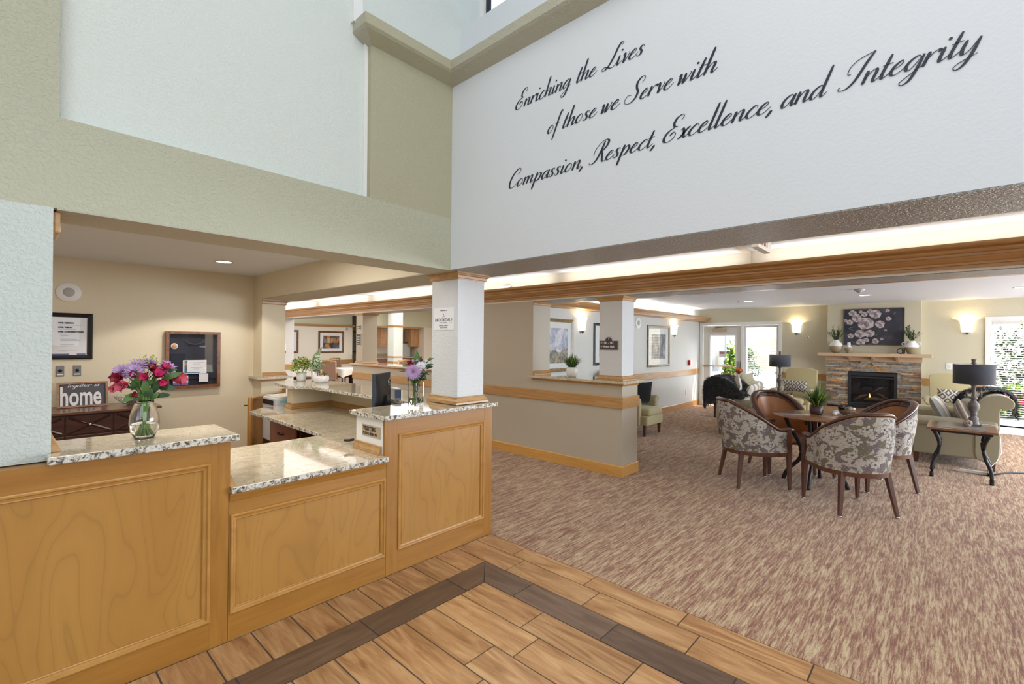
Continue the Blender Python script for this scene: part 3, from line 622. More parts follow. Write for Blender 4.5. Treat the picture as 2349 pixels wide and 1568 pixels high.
box('carcass', 1.725, 2.686, YF+.021, 3.06, .757, 1.03, 'desk_x', desk)
box('side_stile', .786, .792, YF, 2.98, .762, 1.03, 'desk_z', desk)
box('end_panel', 1.704, 1.724, YF+.028, 3.075, .796, 1.03, 'white', desk)
MB().box(1.7, 1.7125, YF-.0005, YF+.026, .764, 1.03).build('corner_stile', 'desk_z', desk)
MB().sweep([(a*.9, b) for a, b in P_FOOT], [(1.7035, 3.075, .794), (1.7035, 2.74, .794)], Z).build('base_moulding', 'trim', desk)
MB().sweep([(a*.9, b) for a, b in P_FOOT], [(.7925, 2.70, .794), (.7925, 2.98, .794)], Z).build('base_moulding', 'trim', desk)
MB().sweep([(0, .045), (.014, .045), (.013, .034), (.008, .02), (.005, .006), (.003, 0), (0, 0)], [(.79, YF, .716), (1.706, YF, .716)], Z).build('under_moulding', 'desk_x', desk)
# inner side: wing wall, drawers, knee space
box('wing_wall', 2.61, 2.69, 3.06, 5.45, 0, 1.03, 'office', desk)
MB().box(2.17, 2.61, 5.30, 5.45, .797, 1.028).box(2.17, 2.61, 5.30, 5.45, 0, .76).build('stub_wall', 'office', desk)
MB().sweep([(a, b*.95) for a, b in P_FOOT], [(2.17, 5.45, .796), (2.17, 5.30, .796), (2.61, 5.30, .796), (2.61, 3.1, .796)], Z).build('base_moulding', 'trim_x', desk)
cb = MB().box(1.94, 2.56, 5.06, 5.28, .0, .755).box(1.94, 2.56, 4.55, 4.57, .0, .755).box(2.54, 2.56, 3.75, 5.1, 0, .755); cb.build('pedestal', 'espresso', desk)
dw = box('drawer', 1.92, 1.94, 4.62, 5.27, .40, .73, 'cherry', desk, .004); cb2 = box('drawer', 1.92, 1.94, 4.62, 5.27, .06, .385, 'cherry', desk, .004)
MB().box(1.95, 2.5, 4.60, 5.27, .05, .74).build('pedestal_body', 'espresso', desk)
for d, z in ((dw, .60), (cb2, .27)):
    MB().tube([(1.92, 4.90, z), (1.895, 4.91, z-.004), (1.893, 4.96, z-.008), (1.895, 5.01, z-.004), (1.92, 5.02, z)], .006, 8).build('drawer_pull', 'iron', d)
MB().lathe([(.0, 0), (.009, 0), (.009, .006), (0, .006)], (0, 0, 0), 12, mat=rot_at((1.92, 4.95, .695), 0, 0, -PI/2)).build('drawer_lock', 'silver', dw)
# stone: three separate slabs
def slab(name, label, pts, z0, z1, cat='worktop'):
    o = MB().prism(pts, z0, z1).build(name, ['granite', 'granite_edge'], None); tag(o, label, cat)
    for p in o.data.polygons:
        if abs(p.normal.z) < .3: p.material_index = 1
    q = o.modifiers.new('bevel', 'BEVEL'); q.width = .005; q.segments = 2; return o
slab('granite_ledge', 'raised granite ledge carrying the glass vase of pink and lilac flowers', [(.12, YF-.035), (.825, YF-.035), (.825, 3.09), (.137, 3.09), (.137, 2.762), (.12, 2.762)], 1.032, 1.065)
slab('granite_worktop', 'low polished granite worktop, dropped in the middle of the reception desk', [(.793, YF-.033), (1.712, YF-.033), (1.712, 3.0), (2.605, 3.0), (2.605, 5.29), (2.17, 5.29), (2.17, 5.62), (1.96, 5.62), (1.77, 5.42), (1.745, 3.66), (.793, 3.66)], .762, .794)
arc = [(2.14+.16*math.cos(a), 4.93+.16*math.sin(a)*.7) for a in (0, .5, 1.0)]
slab('granite_ledge', 'long raised granite ledge carrying the column and three small potted plants', [(1.672, YF-.033), (2.725, YF-.033), (2.725, 5.72), (2.66, 5.86), (2.52, 5.92), (2.37, 5.92), (2.11, 5.66), (2.06, 5.16), (2.09, 5.06), (2.18, 5.02), (2.22, 4.86), (2.22, 3.14), (1.66, 3.10)], 1.031, 1.062)
# swing gate behind the desk
gt = thing('swing_gate', 'waist-high maple swing gate with a worn rounded edge post, standing open', 'gate', (2.3, 6.2, 0))
gm = rot_at((2.56, 6.56, 0), math.radians(223.5))
MB().lathe([(.028, .05), (.03, .06), (.03, .865), (.02, .88)], (.82, 0, 0), 14, mat=gm).build('gate_post', 'desk_z', gt)
MB().box(0, .80, -.012, .012, .06, .84, gm).build('gate_panel', 'desk_z', gt)
MB().box(0, .80, -.022, .022, .841, .865, gm).build('gate_cap', 'desk_x', gt)
MB().box(-.03, .0, -.02, .02, 0.0, .9, gm).build('hinge_post', 'desk_z', gt)
MB().tube([gm @ Vector((.82, -.03, .78)), gm @ Vector((.82, -.07, .78))], .008, 6).build('gate_latch', 'iron', gt)
# printer on a stand
pr = thing('printer', 'light grey office printer behind the desk with a green label', 'printer', (2.25, 5.95, 0))
pm = rot_at((2.34, 5.875, 0), 0)
P0 = MB().box(-.21, .21, -.215, .215, .36, .875, pm).build('printer_body', plain('printer_grey', srgb(206, 208, 214), .45), pr, .012)
MB().box(-.214, -.206, -.13, .19, .79, .845, pm).build('output_slot', 'char', pr)
MB().box(-.18, .20, -.20, .20, .875, .888, pm).build('scanner_lid', 'offwhite', pr, .004)
MB().box(-.2145, -.211, -.11, .01, .665, .735, pm).build('sticker', plain('sticker_green', srgb(70, 120, 80), .5), pr)
MB().box(-.216, -.2145, -.095, -.005, .675, .72, pm).build('sticker', 'paper', pr)
MB().box(-.17, -.09, -.218, -.215, .82, .85, pm).build('sticker', plain('sticker_teal', srgb(150, 200, 196), .5), pr)
MB().box(-.20, .21, -.21, .21, .0, .355, pm).build('printer_stand', 'espresso', pr)

# monitor seen from behind
mo = thing('monitor', 'black desktop monitor with its back to the visitors, beside the square glass vase', 'monitor', (2.1, 3.42, .794))
mm = rot_at((2.105, 3.40, 1.09), math.radians(125), 0, 0)
mb = MB().box(-.012, .012, -.155, .155, -.215, .2, mm).build('screen_bezel', plain('bezel_grey', srgb(70, 78, 92), .35, .4), mo, .004)
mb.modifiers['bevel'].width = .003
MB().grid(lambda u, v: mm @ Vector((-.012-.032*(math.sin(PI*min(1, max(0, u)))**.5)*(math.sin(PI*min(1, max(0, v)))**.4), -.15+.3*u, -.205+.395*v)), 14, 14).build('back_shell', 'black', mo)
MB().lathe([(.026, 0), (.03, .002), (.03, .004), (.026, .004)], (0, 0, 0), 24, mat=mm @ rot_at((-.040, -.06, .12), 0, 0, -PI/2), cap=False).build('emblem', 'silver', mo)
text('emblem_letters', 'D', .022, mm @ Vector((-.0455, -.052, .113)), mm.to_3x3() @ Vector((0, -1, 0)), Z, 'silver', mo)
MB().box(-.06, -.035, -.03, .03, -.08, .02, mm).box(-.075, -.055, -.022, .022, -.27, -.03, mm).build('stand_neck', 'black', mo)
MB().box(-.14, .08, -.11, .11, -.2905, -.275, mm).build('stand_base', 'black', mo, .003)
spk = thing('desktop_computer', 'slim silver and black box standing between the monitor and the glass vase', 'computer', (2.15, 3.15, .794))
k2 = rot_at((2.34, 3.55, .795), math.radians(72))
MB().box(-.08, .08, -.03, .03, .0, .345, k2).build('case', plain('case_silver', srgb(150, 152, 158), .3, .7), spk, .004)
MB().box(-.083, -.08, -.026, .026, .008, .335, k2).build('case_front', plain('case_blue', srgb(70, 82, 108), .25, .5), spk)
# desk signs
vs = thing('visitors_sign', 'small tan plaque reading VISITORS PLEASE SIGN IN, on the white desk end', 'sign', (1.7, 2.87, .9))
box('sign_plate', 1.6995, 1.7038, 2.758, 2.988, .897, .9735, 'sign_tan', vs)
text('sign_lettering', 'VISITORS', .040, (1.699, 2.973, .936), (0, -1, 0), Z, 'black', vs, .0006, sx=.98, bold=.0012)
text('sign_lettering', 'PLEASE SIGN IN', .0262, (1.699, 2.976, .908), (0, -1, 0), Z, 'black', vs, .0006, sx=.98, bold=.0008)
pen = MB().tube([(1.693, 3.083, .90), (1.66, 3.10, .895), (1.63, 3.11, .90)], .009, 8).build('pen_clip', 'black'); tag(pen, 'small black pen clip behind the white desk end', 'clip'); pen.location.z = -.05
ws_ = thing('welcome_sign', 'small white printed welcome card with blue lettering on the column', 'sign', (2.37, 2.94, 1.73))
box('sign_card', 2.3715, 2.3748, 2.808, 3.062, 1.645, 1.822, 'paper', ws_)
sx_ = 2.371
text('sign_lettering', 'Welcome to', .018, (sx_, 2.935, 1.795), (0, -1, 0), Z, 'ink', ws_, .0004, 'CENTER', .9)
lf = MB()
for a, b, c, d in ((2.936, 1.762, 2.932, 1.778), (2.945, 1.745, 2.938, 1.76), (2.925, 1.748, 2.934, 1.762)): lf.leaf((sx_, a, b), (sx_, c, d), .004, 0, (1, 0, 0))
lf.build('sign_emblem', 'leaf_dark', ws_)
text('sign_lettering', 'BROOKDALE', .036, (sx_, 2.935, 1.713), (0, -1, 0), Z, plain and 'ink', ws_, .0004, 'CENTER', 1.02)
text('sign_lettering', 'VISTA GRANDE', .012, (sx_, 2.935, 1.698), (0, -1, 0), Z, 'ink', ws_, .0004, 'CENTER')
text('sign_lettering', 'SENIOR LIVING\nSOLUTIONS', .0155, (sx_, 2.935, 1.675), (0, -1, 0), Z, 'ink', ws_, .0004, 'CENTER', 1.05)
box('sign_rule', 2.3708, 2.3716, 3.0, 3.04, 1.7025, 1.7035, 'ink', ws_); box('sign_rule', 2.3708, 2.3716, 2.83, 2.87, 1.7025, 1.7035, 'ink', ws_)
ds = thing('directory_plaque', 'dark arch-topped plaque reading 141 - 157 and Event Hall, on the grey column', 'sign', (4.88, 2.93, 1.53))
def arch(y0, y1, z0, z1, r): 
    c = (y0+y1)/2; return [(y0, z0), (y1, z0), (y1, z1), (c+r, z1)]+[(c+r*math.cos(a*PI/8), z1+r*.95*math.sin(a*PI/8)) for a in range(1, 8)]+[(c-r, z1), (y0, z1)]
MB().prism(arch(2.806, 3.062, 1.474, 1.588, .052), 4.875, 4.884, 'yz').build('plaque_rim', 'sign_rim', ds)
MB().prism(arch(2.814, 3.054, 1.482, 1.580, .046), 4.872, 4.875, 'yz').build('plaque_face', 'sign_dark', ds)
text('plaque_lettering', '\u2190 141 - 157', .038, (4.8715, 3.045, 1.545), (0, -1, 0), Z, 'paper', ds, .0005, sx=.92, bold=.0008)
text('plaque_lettering', '\u2190 Event Hall', .038, (4.8715, 3.045, 1.50), (0, -1, 0), Z, 'paper', ds, .0005, sx=.92, bold=.0008)
MB().leaf((4.8712, 2.936, 1.60), (4.8712, 2.93, 1.615), .004, 0, (1, 0, 0)).leaf((4.8712, 2.928, 1.596), (4.8712, 2.934, 1.607), .003, 0, (1, 0, 0)).build('plaque_emblem', 'paper', ds)
for lab, y0, y1, z0, z1, n in (('small square dark plaque on the tan column, above the larger one', 8.67, 8.80, 1.78, 1.87, 2), ('tall dark plaque with lines of lettering on the tan column', 8.66, 8.82, 1.46, 1.70, 4)):
    t = thing('wall_plaque', lab, 'sign', (4.88, (y0+y1)/2, z0)); box('plaque_rim', 4.872, 4.884, y0, y1, z0, z1, 'sign_rim', t); box('plaque_face', 4.868, 4.872, y0+.012, y1-.012, z0+.012, z1-.012, 'sign_dark', t)
    for q in range(n): box('plaque_line', 4.8665, 4.868, y0+.03, y1-.03, z0+.03+(z1-z0-.07)*q/max(1, n-1)*.8, z0+.045+(z1-z0-.07)*q/max(1, n-1)*.8, 'sign_rim', t)

# ---------------------------------------------------------------- on the office back wall
def speaker(name, label, c, axis, r=.10):
    t = thing(name, label, 'speaker', c); m = rot_at(c, 0, PI/2, 0) if axis == 'y' else rot_at(c, 0, 0, -PI/2)
    MB().lathe([(0, 0), (r, 0), (r, .006), (r*.93, .012), (r*.46, .014)], seg=32, mat=m).build('speaker_rim', 'white', t)
    MB().lathe([(0, .014), (r*.46, .014), (r*.44, .017), (0, .018)], seg=28, mat=m).build('speaker_grille', plain('grille', srgb(186, 182, 180), .7), t); return t
speaker('wall_speaker', 'round white speaker high on the office wall above the framed document', (.462, 6.919, 2.045), 'y', .105)
speaker('wall_speaker', 'round white speaker on the dining room wall beside the framed picture', (7.72, 14.629, 1.95), 'y', .105)
speaker('wall_speaker', 'round white speaker on the grey wall behind the square column', (8.87, 4.649, 1.98), 'y', .12)
def framed(name, label, wall, x0, x1, z0, z1, fw, fd, fmat, mat_w, mat_mat, art, cat='picture', y=None, glass=True, off=0.0):
    # on a wall facing -y at y
    t = thing(name, label, cat, ((x0+x1)/2, y-fd, z0))
    pf = [(0, 0), (0, fd*.8), (-fw*.25, fd), (-fw*.6, fd*.75), (-fw, fd*.55), (-fw, 0)]
    MB().sweep([(a, b) for a, b in pf], [(x0, y, z0), (x0, y, z1), (x1, y, z1), (x1, y, z0)][::-1], (0, -1, 0), True).build('frame', fmat, t)
    a = fw*.95; box('mat_board', x0+a, x1-a, y-fd*.35, y-.002, z0+a, z1-a, mat_mat, t)
    b = a+mat_w
    if art: box('print', x0+b, x1-b, y-fd*.40, y-fd*.36, z0+b*.9, z1-b, art, t)
    if glass: box('glass', x0+a, x1-a, y-fd*.50, y-fd*.45, z0+a, z1-a, 'pane', t)
    return t
f1 = framed('framed_document', 'black framed white document on the office wall above two dimmer switches', None, .05, .657, 1.325, 1.822, .045, .03, 'black', 0, 'paper', None, 'document', y=6.92)
bx = MB(); yy = 6.905
for k, s_ in enumerate(('OUR MISSION', 'OUR VISION', 'OUR CORNERSTONES')): text('document_lettering', s_, .021, (.382, yy, 1.708-.047*k), (1, 0, 0), Z, 'ink', f1, .0006, sx=.95, bold=.0012)
for z, a, b in ((1.69, .385, .56), (1.645, .385, .52), (1.594, .40, .50), (1.58, .40, .46), (1.54, .40, .53), (1.525, .40, .56), (1.48, .40, .51), (1.465, .40, .46), (1.425, .40, .53), (1.41, .40, .45)): bx.box(a, b, yy-.001, yy, z, z+.0035)
bx.build('document_lines', plain('print_grey', srgb(170, 176, 190), .6), f1)
MB().box(.11, .47, yy-.001, yy, 1.375, 1.385).box(.53, .60, yy-.001, yy, 1.375, 1.385).build('document_band', plain('band_blue', srgb(70, 80, 140), .6), f1)
for x, lab in ((.402, 'steel dimmer switch plate nearer the office corner wall edge'), (.535, 'steel dimmer switch plate right of its twin, under the framed document')):
    t = thing('dimmer_switch', lab, 'switch', (x, 6.92, 1.2)); box('switch_plate', x-.032, x+.032, 6.911, 6.92, 1.143, 1.257, plain('plate_steel', srgb(130, 130, 132), .4, .6), t, .003)
    MB().lathe([(.016, 0), (.014, .02), (0, .022)], seg=14, mat=rot_at((x, 6.911, 1.205), 0, PI/2, 0)).build('dimmer_knob', 'black', t); box('switch_label', x-.024, x+.024, 6.909, 6.911, 1.158, 1.170, 'paper', t)
# shadow box
sb = thing('shadow_box', 'deep brown wooden shadow box holding a dark shirt and certificates', 'display case', (1.6, 6.87, .95))
X0, X1, Z0, Z1 = 1.31, 1.885, .950, 1.648
MB().sweep([(0, 0), (0, .075), (-.034, .075), (-.034, 0)], [(X0, 6.92, Z0), (X0, 6.92, Z1), (X1, 6.92, Z1), (X1, 6.92, Z0)][::-1], (0, -1, 0), True).build('frame', wood('rustic_frame', srgb(104, 62, 36), srgb(156, 102, 62), (5, 5, 5)), sb)
box('backing', X0+.03, X1-.03, 6.90, 6.915, Z0+.03, Z1-.03, plain('felt_navy', srgb(34, 36, 46), .9), sb)
sh = MB(); n = 16
def shirt(u, v):
    x = 1.36+.50*u; z = 1.06+.50*v; return Vector((x, 6.885-.012*math.sin(u*9+v*3)-.006*math.sin(v*17+u*4), z))
sh.grid(shirt, 18, 12).build('folded_shirt', fabric('shirt_navy', srgb(48, 50, 64)), sb)
MB().tube([(1.52+.18*(.5-.5*math.cos(a)), 6.868, 1.545-.055*math.sin(a)) for a in [PI*k/10 for k in range(11)]], .009, 6).build('shirt_collar', fabric('shirt_collar', srgb(66, 68, 78)), sb)
ct = box('certificate', 1.484, 1.735, 6.862, 6.866, 1.125, 1.295, 'paper', sb)
box('certificate_stripe', 1.50, 1.53, 6.8605, 6.862, 1.13, 1.29, plain('stripe_teal', srgb(70, 120, 110), .6), ct); box('certificate_stripe', 1.50, 1.53, 6.860, 6.8605, 1.235, 1.255, plain('stripe_coral', srgb(220, 110, 90), .6), ct)
box('certificate_stripe', 1.50, 1.53, 6.860, 6.8605, 1.17, 1.21, plain('stripe_blue', srgb(80, 90, 150), .6), ct); box('certificate_stripe', 1.53, 1.66, 6.8605, 6.862, 1.133, 1.143, plain('stripe_steel', srgb(80, 110, 150), .6), ct)
cl = MB()
for z, a, b in ((1.262, 1.55, 1.71), (1.243, 1.59, 1.67), (1.20, 1.565, 1.69), (1.18, 1.595, 1.66)): cl.box(a, b, 6.8605, 6.862, z, z+.004)
cl.build('certificate_lines', plain('cert_grey', srgb(170, 170, 176), .6), ct)
box('note_card', 1.655, 1.755, 6.864, 6.868, 1.018, 1.122, 'paper', sb); t4 = box('badge_card', 1.385, 1.54, 6.858, 6.862, .99, 1.105, plain('card_lilac', srgb(206, 200, 220), .5), sb)
box('badge_stripe', 1.385, 1.54, 6.8565, 6.858, .99, 1.015, plain('card_blue', srgb(96, 104, 160), .5), t4)
def disc(name, c, r, mat, par, th=.003): return MB().lathe([(r, 0), (r, th), (0, th)], seg=24, mat=rot_at(c, 0, PI/2, 0)).build(name, mat, par)
disc('badge', (1.395, 6.862, 1.468), .036, 'paper', sb); disc('badge_centre', (1.395, 6.859, 1.468), .024, plain('badge_orange', srgb(222, 146, 84), .5), sb)
disc('badge', (1.495, 6.856, 1.045), .033, 'paper', sb); disc('badge_centre', (1.495, 6.853, 1.045), .023, plain('badge_coral', srgb(214, 110, 88), .5), sb)
text('shirt_lettering', 'Provider', .018, (1.66, 6.864, 1.455), (1, 0, 0), Z, 'paper', sb, .0004)
box('glass', X0+.03, X1-.03, 6.852, 6.854, Z0+.03, Z1-.03, 'pane', sb)

# sideboard with sign and bowl
sd = thing('sideboard', 'dark espresso sideboard with crossed drawer fronts and a round silver knob', 'sideboard', (.7, 6.5, 0))
box('top', .0, 1.17, 6.28, 6.88, .80, .825, wood('walnut_top', srgb(92, 56, 38), srgb(126, 80, 54), (.8, 9, 9), .3, .5), sd, .003)
box('carcass', .03, 1.14, 6.33, 6.86, .0, .798, 'espresso', sd)
for i in range(3):
    x0 = .045+.365*i; f = box('drawer_front', x0, x0+.355, 6.315, 6.33, .60, .785, 'espresso', sd, .003)
    MB().tube([(x0+.02, 6.31, .615), (x0+.335, 6.31, .77)], .012, 4, False).tube([(x0+.02, 6.31, .77), (x0+.335, 6.31, .615)], .012, 4, False).build('cross_bar', 'espresso', f)
    MB().ball((x0+.178, 6.295, .69), .016).build('knob', 'silver', f)
    g = box('door_panel', x0, x0+.355, 6.315, 6.33, .08, .585, 'espresso', sd, .003)
hs = thing('home_sign', 'grey wooden-framed sign reading together is home, on the dark sideboard', 'sign', (.57, 6.75, .826))
hm = rot_at((.565, 6.70, .826), 0, math.radians(-8), 0)
MB().sweep([(0, 0), (0, .03), (-.018, .03), (-.018, 0)], [hm @ Vector(p) for p in ((-.2, 0, 0), (-.2, 0, .262), (.2, 0, .262), (.2, 0, 0))][::-1], hm.to_3x3() @ Vector((0, -1, 0)), True).build('frame', wood('sign_frame', srgb(140, 94, 62), srgb(176, 128, 90), (5, 5, 5)), hs)
MB().box(-.188, .188, -.014, -.004, .012, .25, hm).build('sign_board', plain('board_slate', srgb(84, 84, 92), .7), hs)
R_, U_ = Vector((1, 0, 0)), hm.to_3x3() @ Vector((0, 0, 1))
text('sign_lettering', 'home', .275, hm @ Vector((-.18, -.0165, .024)), R_, U_, 'paper', hs, .002, sx=.52, bold=.006)

# ---------------------------------------------------------------- script lettering
GL = {
 'a': (.98, [[(.72, .82), (.52, 1), (.2, .75), (.06, .32), (.2, 0), (.45, .15), (.74, .85)], [(.8, 1), (.72, .3), (.82, 0), (1.06, .32)]]),
 'c': (.80, [[(.66, .78), (.62, .98), (.42, .98), (.12, .6), (.08, .22), (.3, 0), (.56, .1), (.86, .45)]]),
 'd': (1.0, [[(.72, .82), (.52, 1), (.2, .75), (.06, .32), (.2, 0), (.45, .15), (.74, .85)], [(.78, 2.45), (.74, 1), (.72, .3), (.84, 0), (1.08, .32)]]),
 'e': (.80, [[(.08, .42), (.42, .6), (.58, .85), (.44, 1), (.16, .7), (.07, .25), (.28, 0), (.56, .12), (.86, .48)]]),
 'f': (.62, [[(.62, 2.2), (.56, 2.45), (.4, 2.2), (.3, 1.2), (.24, 0), (.16, -.95)], [(.02, .95), (.6, 1.02)]]),
 'g': (.96, [[(.70, .85), (.5, 1), (.2, .75), (.06, .38), (.2, .05), (.42, .15), (.72, .85)], [(.80, 1), (.74, 0), (.6, -.75), (.3, -1.0), (.08, -.8), (.3, -.5), (1.04, .22)]]),
 'h': (.98, [[(.14, 2.45), (.12, 1.2), (.1, 0)], [(.12, .3), (.36, .85), (.58, 1), (.68, .78), (.62, .25), (.74, 0), (1.04, .35)]]),
 'i': (.52, [[(.16, 1), (.12, .3), (.22, 0), (.56, .35)], [(.22, 1.52), (.22, 1.50)]]),
 'l': (.50, [[(.18, 2.45), (.14, 1.2), (.11, .3), (.22, 0), (.54, .35)]]),
 'm': (1.5, [[(.12, 1), (.1, .5), (.08, 0)], [(.1, .3), (.32, .85), (.5, 1), (.58, .75), (.55, 0)], [(.56, .3), (.8, .85), (.98, 1), (1.08, .78), (1.04, .25), (1.15, 0), (1.5, .35)]]),
 'n': (.98, [[(.12, 1), (.1, .5), (.08, 0)], [(.1, .3), (.34, .85), (.55, 1), (.66, .78), (.62, .25), (.74, 0), (1.04, .35)]]),
 'o': (.88, [[(.5, 1), (.18, .78), (.06, .35), (.24, 0), (.54, .18), (.7, .62), (.5, 1)]]),
 'p': (.96, [[(.2, 1.15), (.12, .2), (.06, -.98)], [(.12, .3), (.38, .85), (.58, 1), (.76, .72), (.62, .22), (.4, 0), (.2, .12)]]),
 'r': (.72, [[(.14, 1), (.1, .5), (.08, 0)], [(.1, .3), (.34, .82), (.56, 1), (.68, .9), (.6, .8)]]),
 's': (.70, [[(.52, .78), (.46, 1), (.24, .95), (.2, .7), (.4, .42), (.4, .12), (.2, 0), (.02, .12), (.06, .26)]]),
 't': (.54, [[(.22, 1.75), (.14, .8), (.11, .3), (.22, 0), (.56, .35)], [(-.06, 1.0), (.5, 1.06)]]),
 'v': (.74, [[(.04, .8), (.14, 1), (.24, .75), (.3, 0), (.52, .4), (.66, .85), (.54, .95)]]),
 'w': (1.08, [[(.04, .8), (.14, 1), (.22, .7), (.26, 0), (.48, .5), (.58, .95)], [(.58, .95), (.60, .5), (.62, 0), (.88, .5), (1.0, .88), (.88, .96)]]),
 'x': (.86, [[(.06, .82), (.2, 1), (.36, .7), (.48, .2), (.62, 0), (.86, .35)], [(.8, 1), (.62, .82), (.22, .14), (.02, 0)]]),
 'y': (.92, [[(.14, 1), (.1, .35), (.24, 0), (.5, .25), (.7, .9)], [(.76, 1), (.7, 0), (.54, -.75), (.26, -1.0), (.06, -.8), (.3, -.5), (.98, -.15)]]),
 ',': (.5, [[(.16, .1), (.2, .02), (.14, -.2), (.02, -.42)]]),
 'E': (1.5, [[(1.22, 1.95), (1.36, 2.25), (1.15, 2.5), (.78, 2.3), (.66, 1.8), (.84, 1.42), (1.12, 1.38)], [(.98, 1.42), (.45, 1.1), (.2, .6), (.32, .12), (.72, 0), (1.1, .28), (1.14, .7), (.88, .88), (.68, .6)]]),
 'L': (1.35, [[(1.3, 2.1), (1.42, 2.4), (1.2, 2.5), (.98, 2.1), (.82, 1.2), (.56, .4), (.2, .0), (-.12, .12), (.02, .36), (.4, .26), (.8, .02), (1.1, .04), (1.36, .34)]]),
 'S': (1.45, [[(1.12, 1.85), (1.3, 2.15), (1.2, 2.48), (.85, 2.45), (.62, 2.0), (.75, 1.45), (1.0, 1.0), (.95, .4), (.55, 0), (.05, .08), (-.16, .5), (.02, .9), (.4, .85)]]),
 'C': (1.3, [[(.86, 1.7), (1.16, 1.85), (1.2, 2.3), (.92, 2.48), (.5, 2.1), (.2, 1.4), (.14, .6), (.4, .05), (.8, .08), (1.2, .5)]]),
 'R': (1.55, [[(.82, 2.35), (.72, 1.4), (.5, .4), (.1, 0), (-.2, .1), (-.16, .26)], [(.06, .9), (.0, 1.5), (.3, 2.15), (.8, 2.5), (1.22, 2.3), (1.2, 1.75), (.92, 1.35), (.66, 1.3)], [(.8, 1.3), (1.02, .7), (1.2, .1), (1.4, .0), (1.56, .1)]]),
 'I': (1.3, [[(.34, 1.15), (.12, 1.2), (.12, 1.75), (.5, 2.2), (1.3, 2.5)], [(1.3, 2.5), (1.05, 1.7), (.8, .6), (.45, .05), (.0, 0), (-.12, .2), (.0, .28)]]),
}
def catmull(P, k=7):
    if len(P) < 3: return [(P[0][0]+(P[-1][0]-P[0][0])*i/k, P[0][1]+(P[-1][1]-P[0][1])*i/k) for i in range(k+1)]
    Q = [P[0]]+list(P)+[P[-1]]; out = []
    for i in range(1, len(Q)-2):
        for j in range(k):
            t = j/k; a = []
            for d in (0, 1):
                p0, p1, p2, p3 = Q[i-1][d], Q[i][d], Q[i+1][d], Q[i+2][d]
                a.append(.5*(2*p1+(p2-p0)*t+(2*p0-5*p1+4*p2-p3)*t*t+(3*p1-p0-3*p2+p3)*t**3))
            out.append(tuple(a))
    return out+[P[-1]]
def script_word(word, ystart, yend, zb, xh, parent, x=2.2975, slant=.34, axis='y', mat='ink', thick=.17, thin=.045, org=None, right=None, up=None):
    pen_x = 0; strokes = []
    for ch in word:
        adv, ss = GL[ch]
        for s_ in ss: strokes.append([(px+pen_x+slant*py, py) for px, py in catmull(s_)])
        pen_x += adv
    xs_ = [p[0] for s_ in strokes for p in s_]; lo, hi = min(xs_), max(xs_)
    sc = (ystart-yend)/(hi-lo) if org is None else yend/(hi-lo); b = MB()
    for s_ in strokes:
        n = len(s_); L = []; R = []
        for i, p in enumerate(s_):
            q0 = s_[max(0, i-1)]; q1 = s_[min(n-1, i+1)]; dx, dy = q1[0]-q0[0], q1[1]-q0[1]; l = math.hypot(dx, dy) or 1; dx /= l; dy /= l
            wd = thin+thick*max(0, -dy)**1.6
            end = min(i, n-1-i)/max(1, n-1); wd *= (.55+.45*min(1, end*8))
            if n < 9 and abs(s_[0][1]-s_[-1][1]) < .05 and l < .3 and len(s_) == 8 and abs(s_[0][0]-s_[-1][0]) < .2: wd = .0
            L.append((p[0]-dy*wd/2, p[1]+dx*wd/2)); R.append((p[0]+dy*wd/2, p[1]-dx*wd/2))
        def W(p):
            if org is None: return Vector((x, ystart-(p[0]-lo)*sc, zb+p[1]*xh))
            return Vector(org)+Vector(right)*(p[0]-lo)*sc+Vector(up)*p[1]*xh
        vs_ = [W(p) for p in L]+[W(p) for p in R]; b.add(vs_, [(i, i+1, n+i+1, n+i) for i in range(n-1)])
        if wd == 0 or (abs(s_[0][1]-s_[-1][1]) < .05 and abs(s_[0][0]-s_[-1][0]) < .08 and len(s_) == 8):
            c_ = s_[0]; m = 12; b.add([W((c_[0]+.10*math.cos(2*PI*k/m), c_[1]+.10*math.sin(2*PI*k/m))) for k in range(m)], [tuple(range(m))])
    o = b.build('script_lettering', mat, parent); q = o.modifiers.new('solid', 'SOLIDIFY'); q.thickness = .0015; q.offset = 0; return o
wq = thing('wall_quote', 'navy script lettering beginning Enriching the Lives, across the tall white wall', 'lettering', (2.295, 1.0, 2.58))
for wd_, a, b, z in (('Enriching', 2.105, 1.660, 3.097), ('the', 1.615, 1.475, 3.097), ('Lives', 1.445, 1.182, 3.097),
                     ('of', 1.832, 1.715, 2.858), ('those', 1.714, 1.470, 2.858), ('we', 1.443, 1.323, 2.858), ('Serve', 1.297, 1.018, 2.858), ('with', .994, .800, 2.858),
                     ('Compassion,', 2.158, 1.575, 2.585), ('Respect,', 1.525, 1.118, 2.585), ('Excellence,', 1.070, .572, 2.585), ('and', .528, .340, 2.585), ('Integrity', .325, -.089, 2.585)):
    script_word(wd_, a, b, z, .0472, wq)
o = script_word('together', 0, .185, 0, .022, hs, org=hm @ Vector((-.115, -.017, .212)), right=R_, up=U_, mat='paper', thick=.12, thin=.1)
o = script_word('is', 0, .04, 0, .022, hs, org=hm @ Vector((.095, -.017, .212)), right=R_, up=U_, mat='paper', thick=.12, thin=.1)
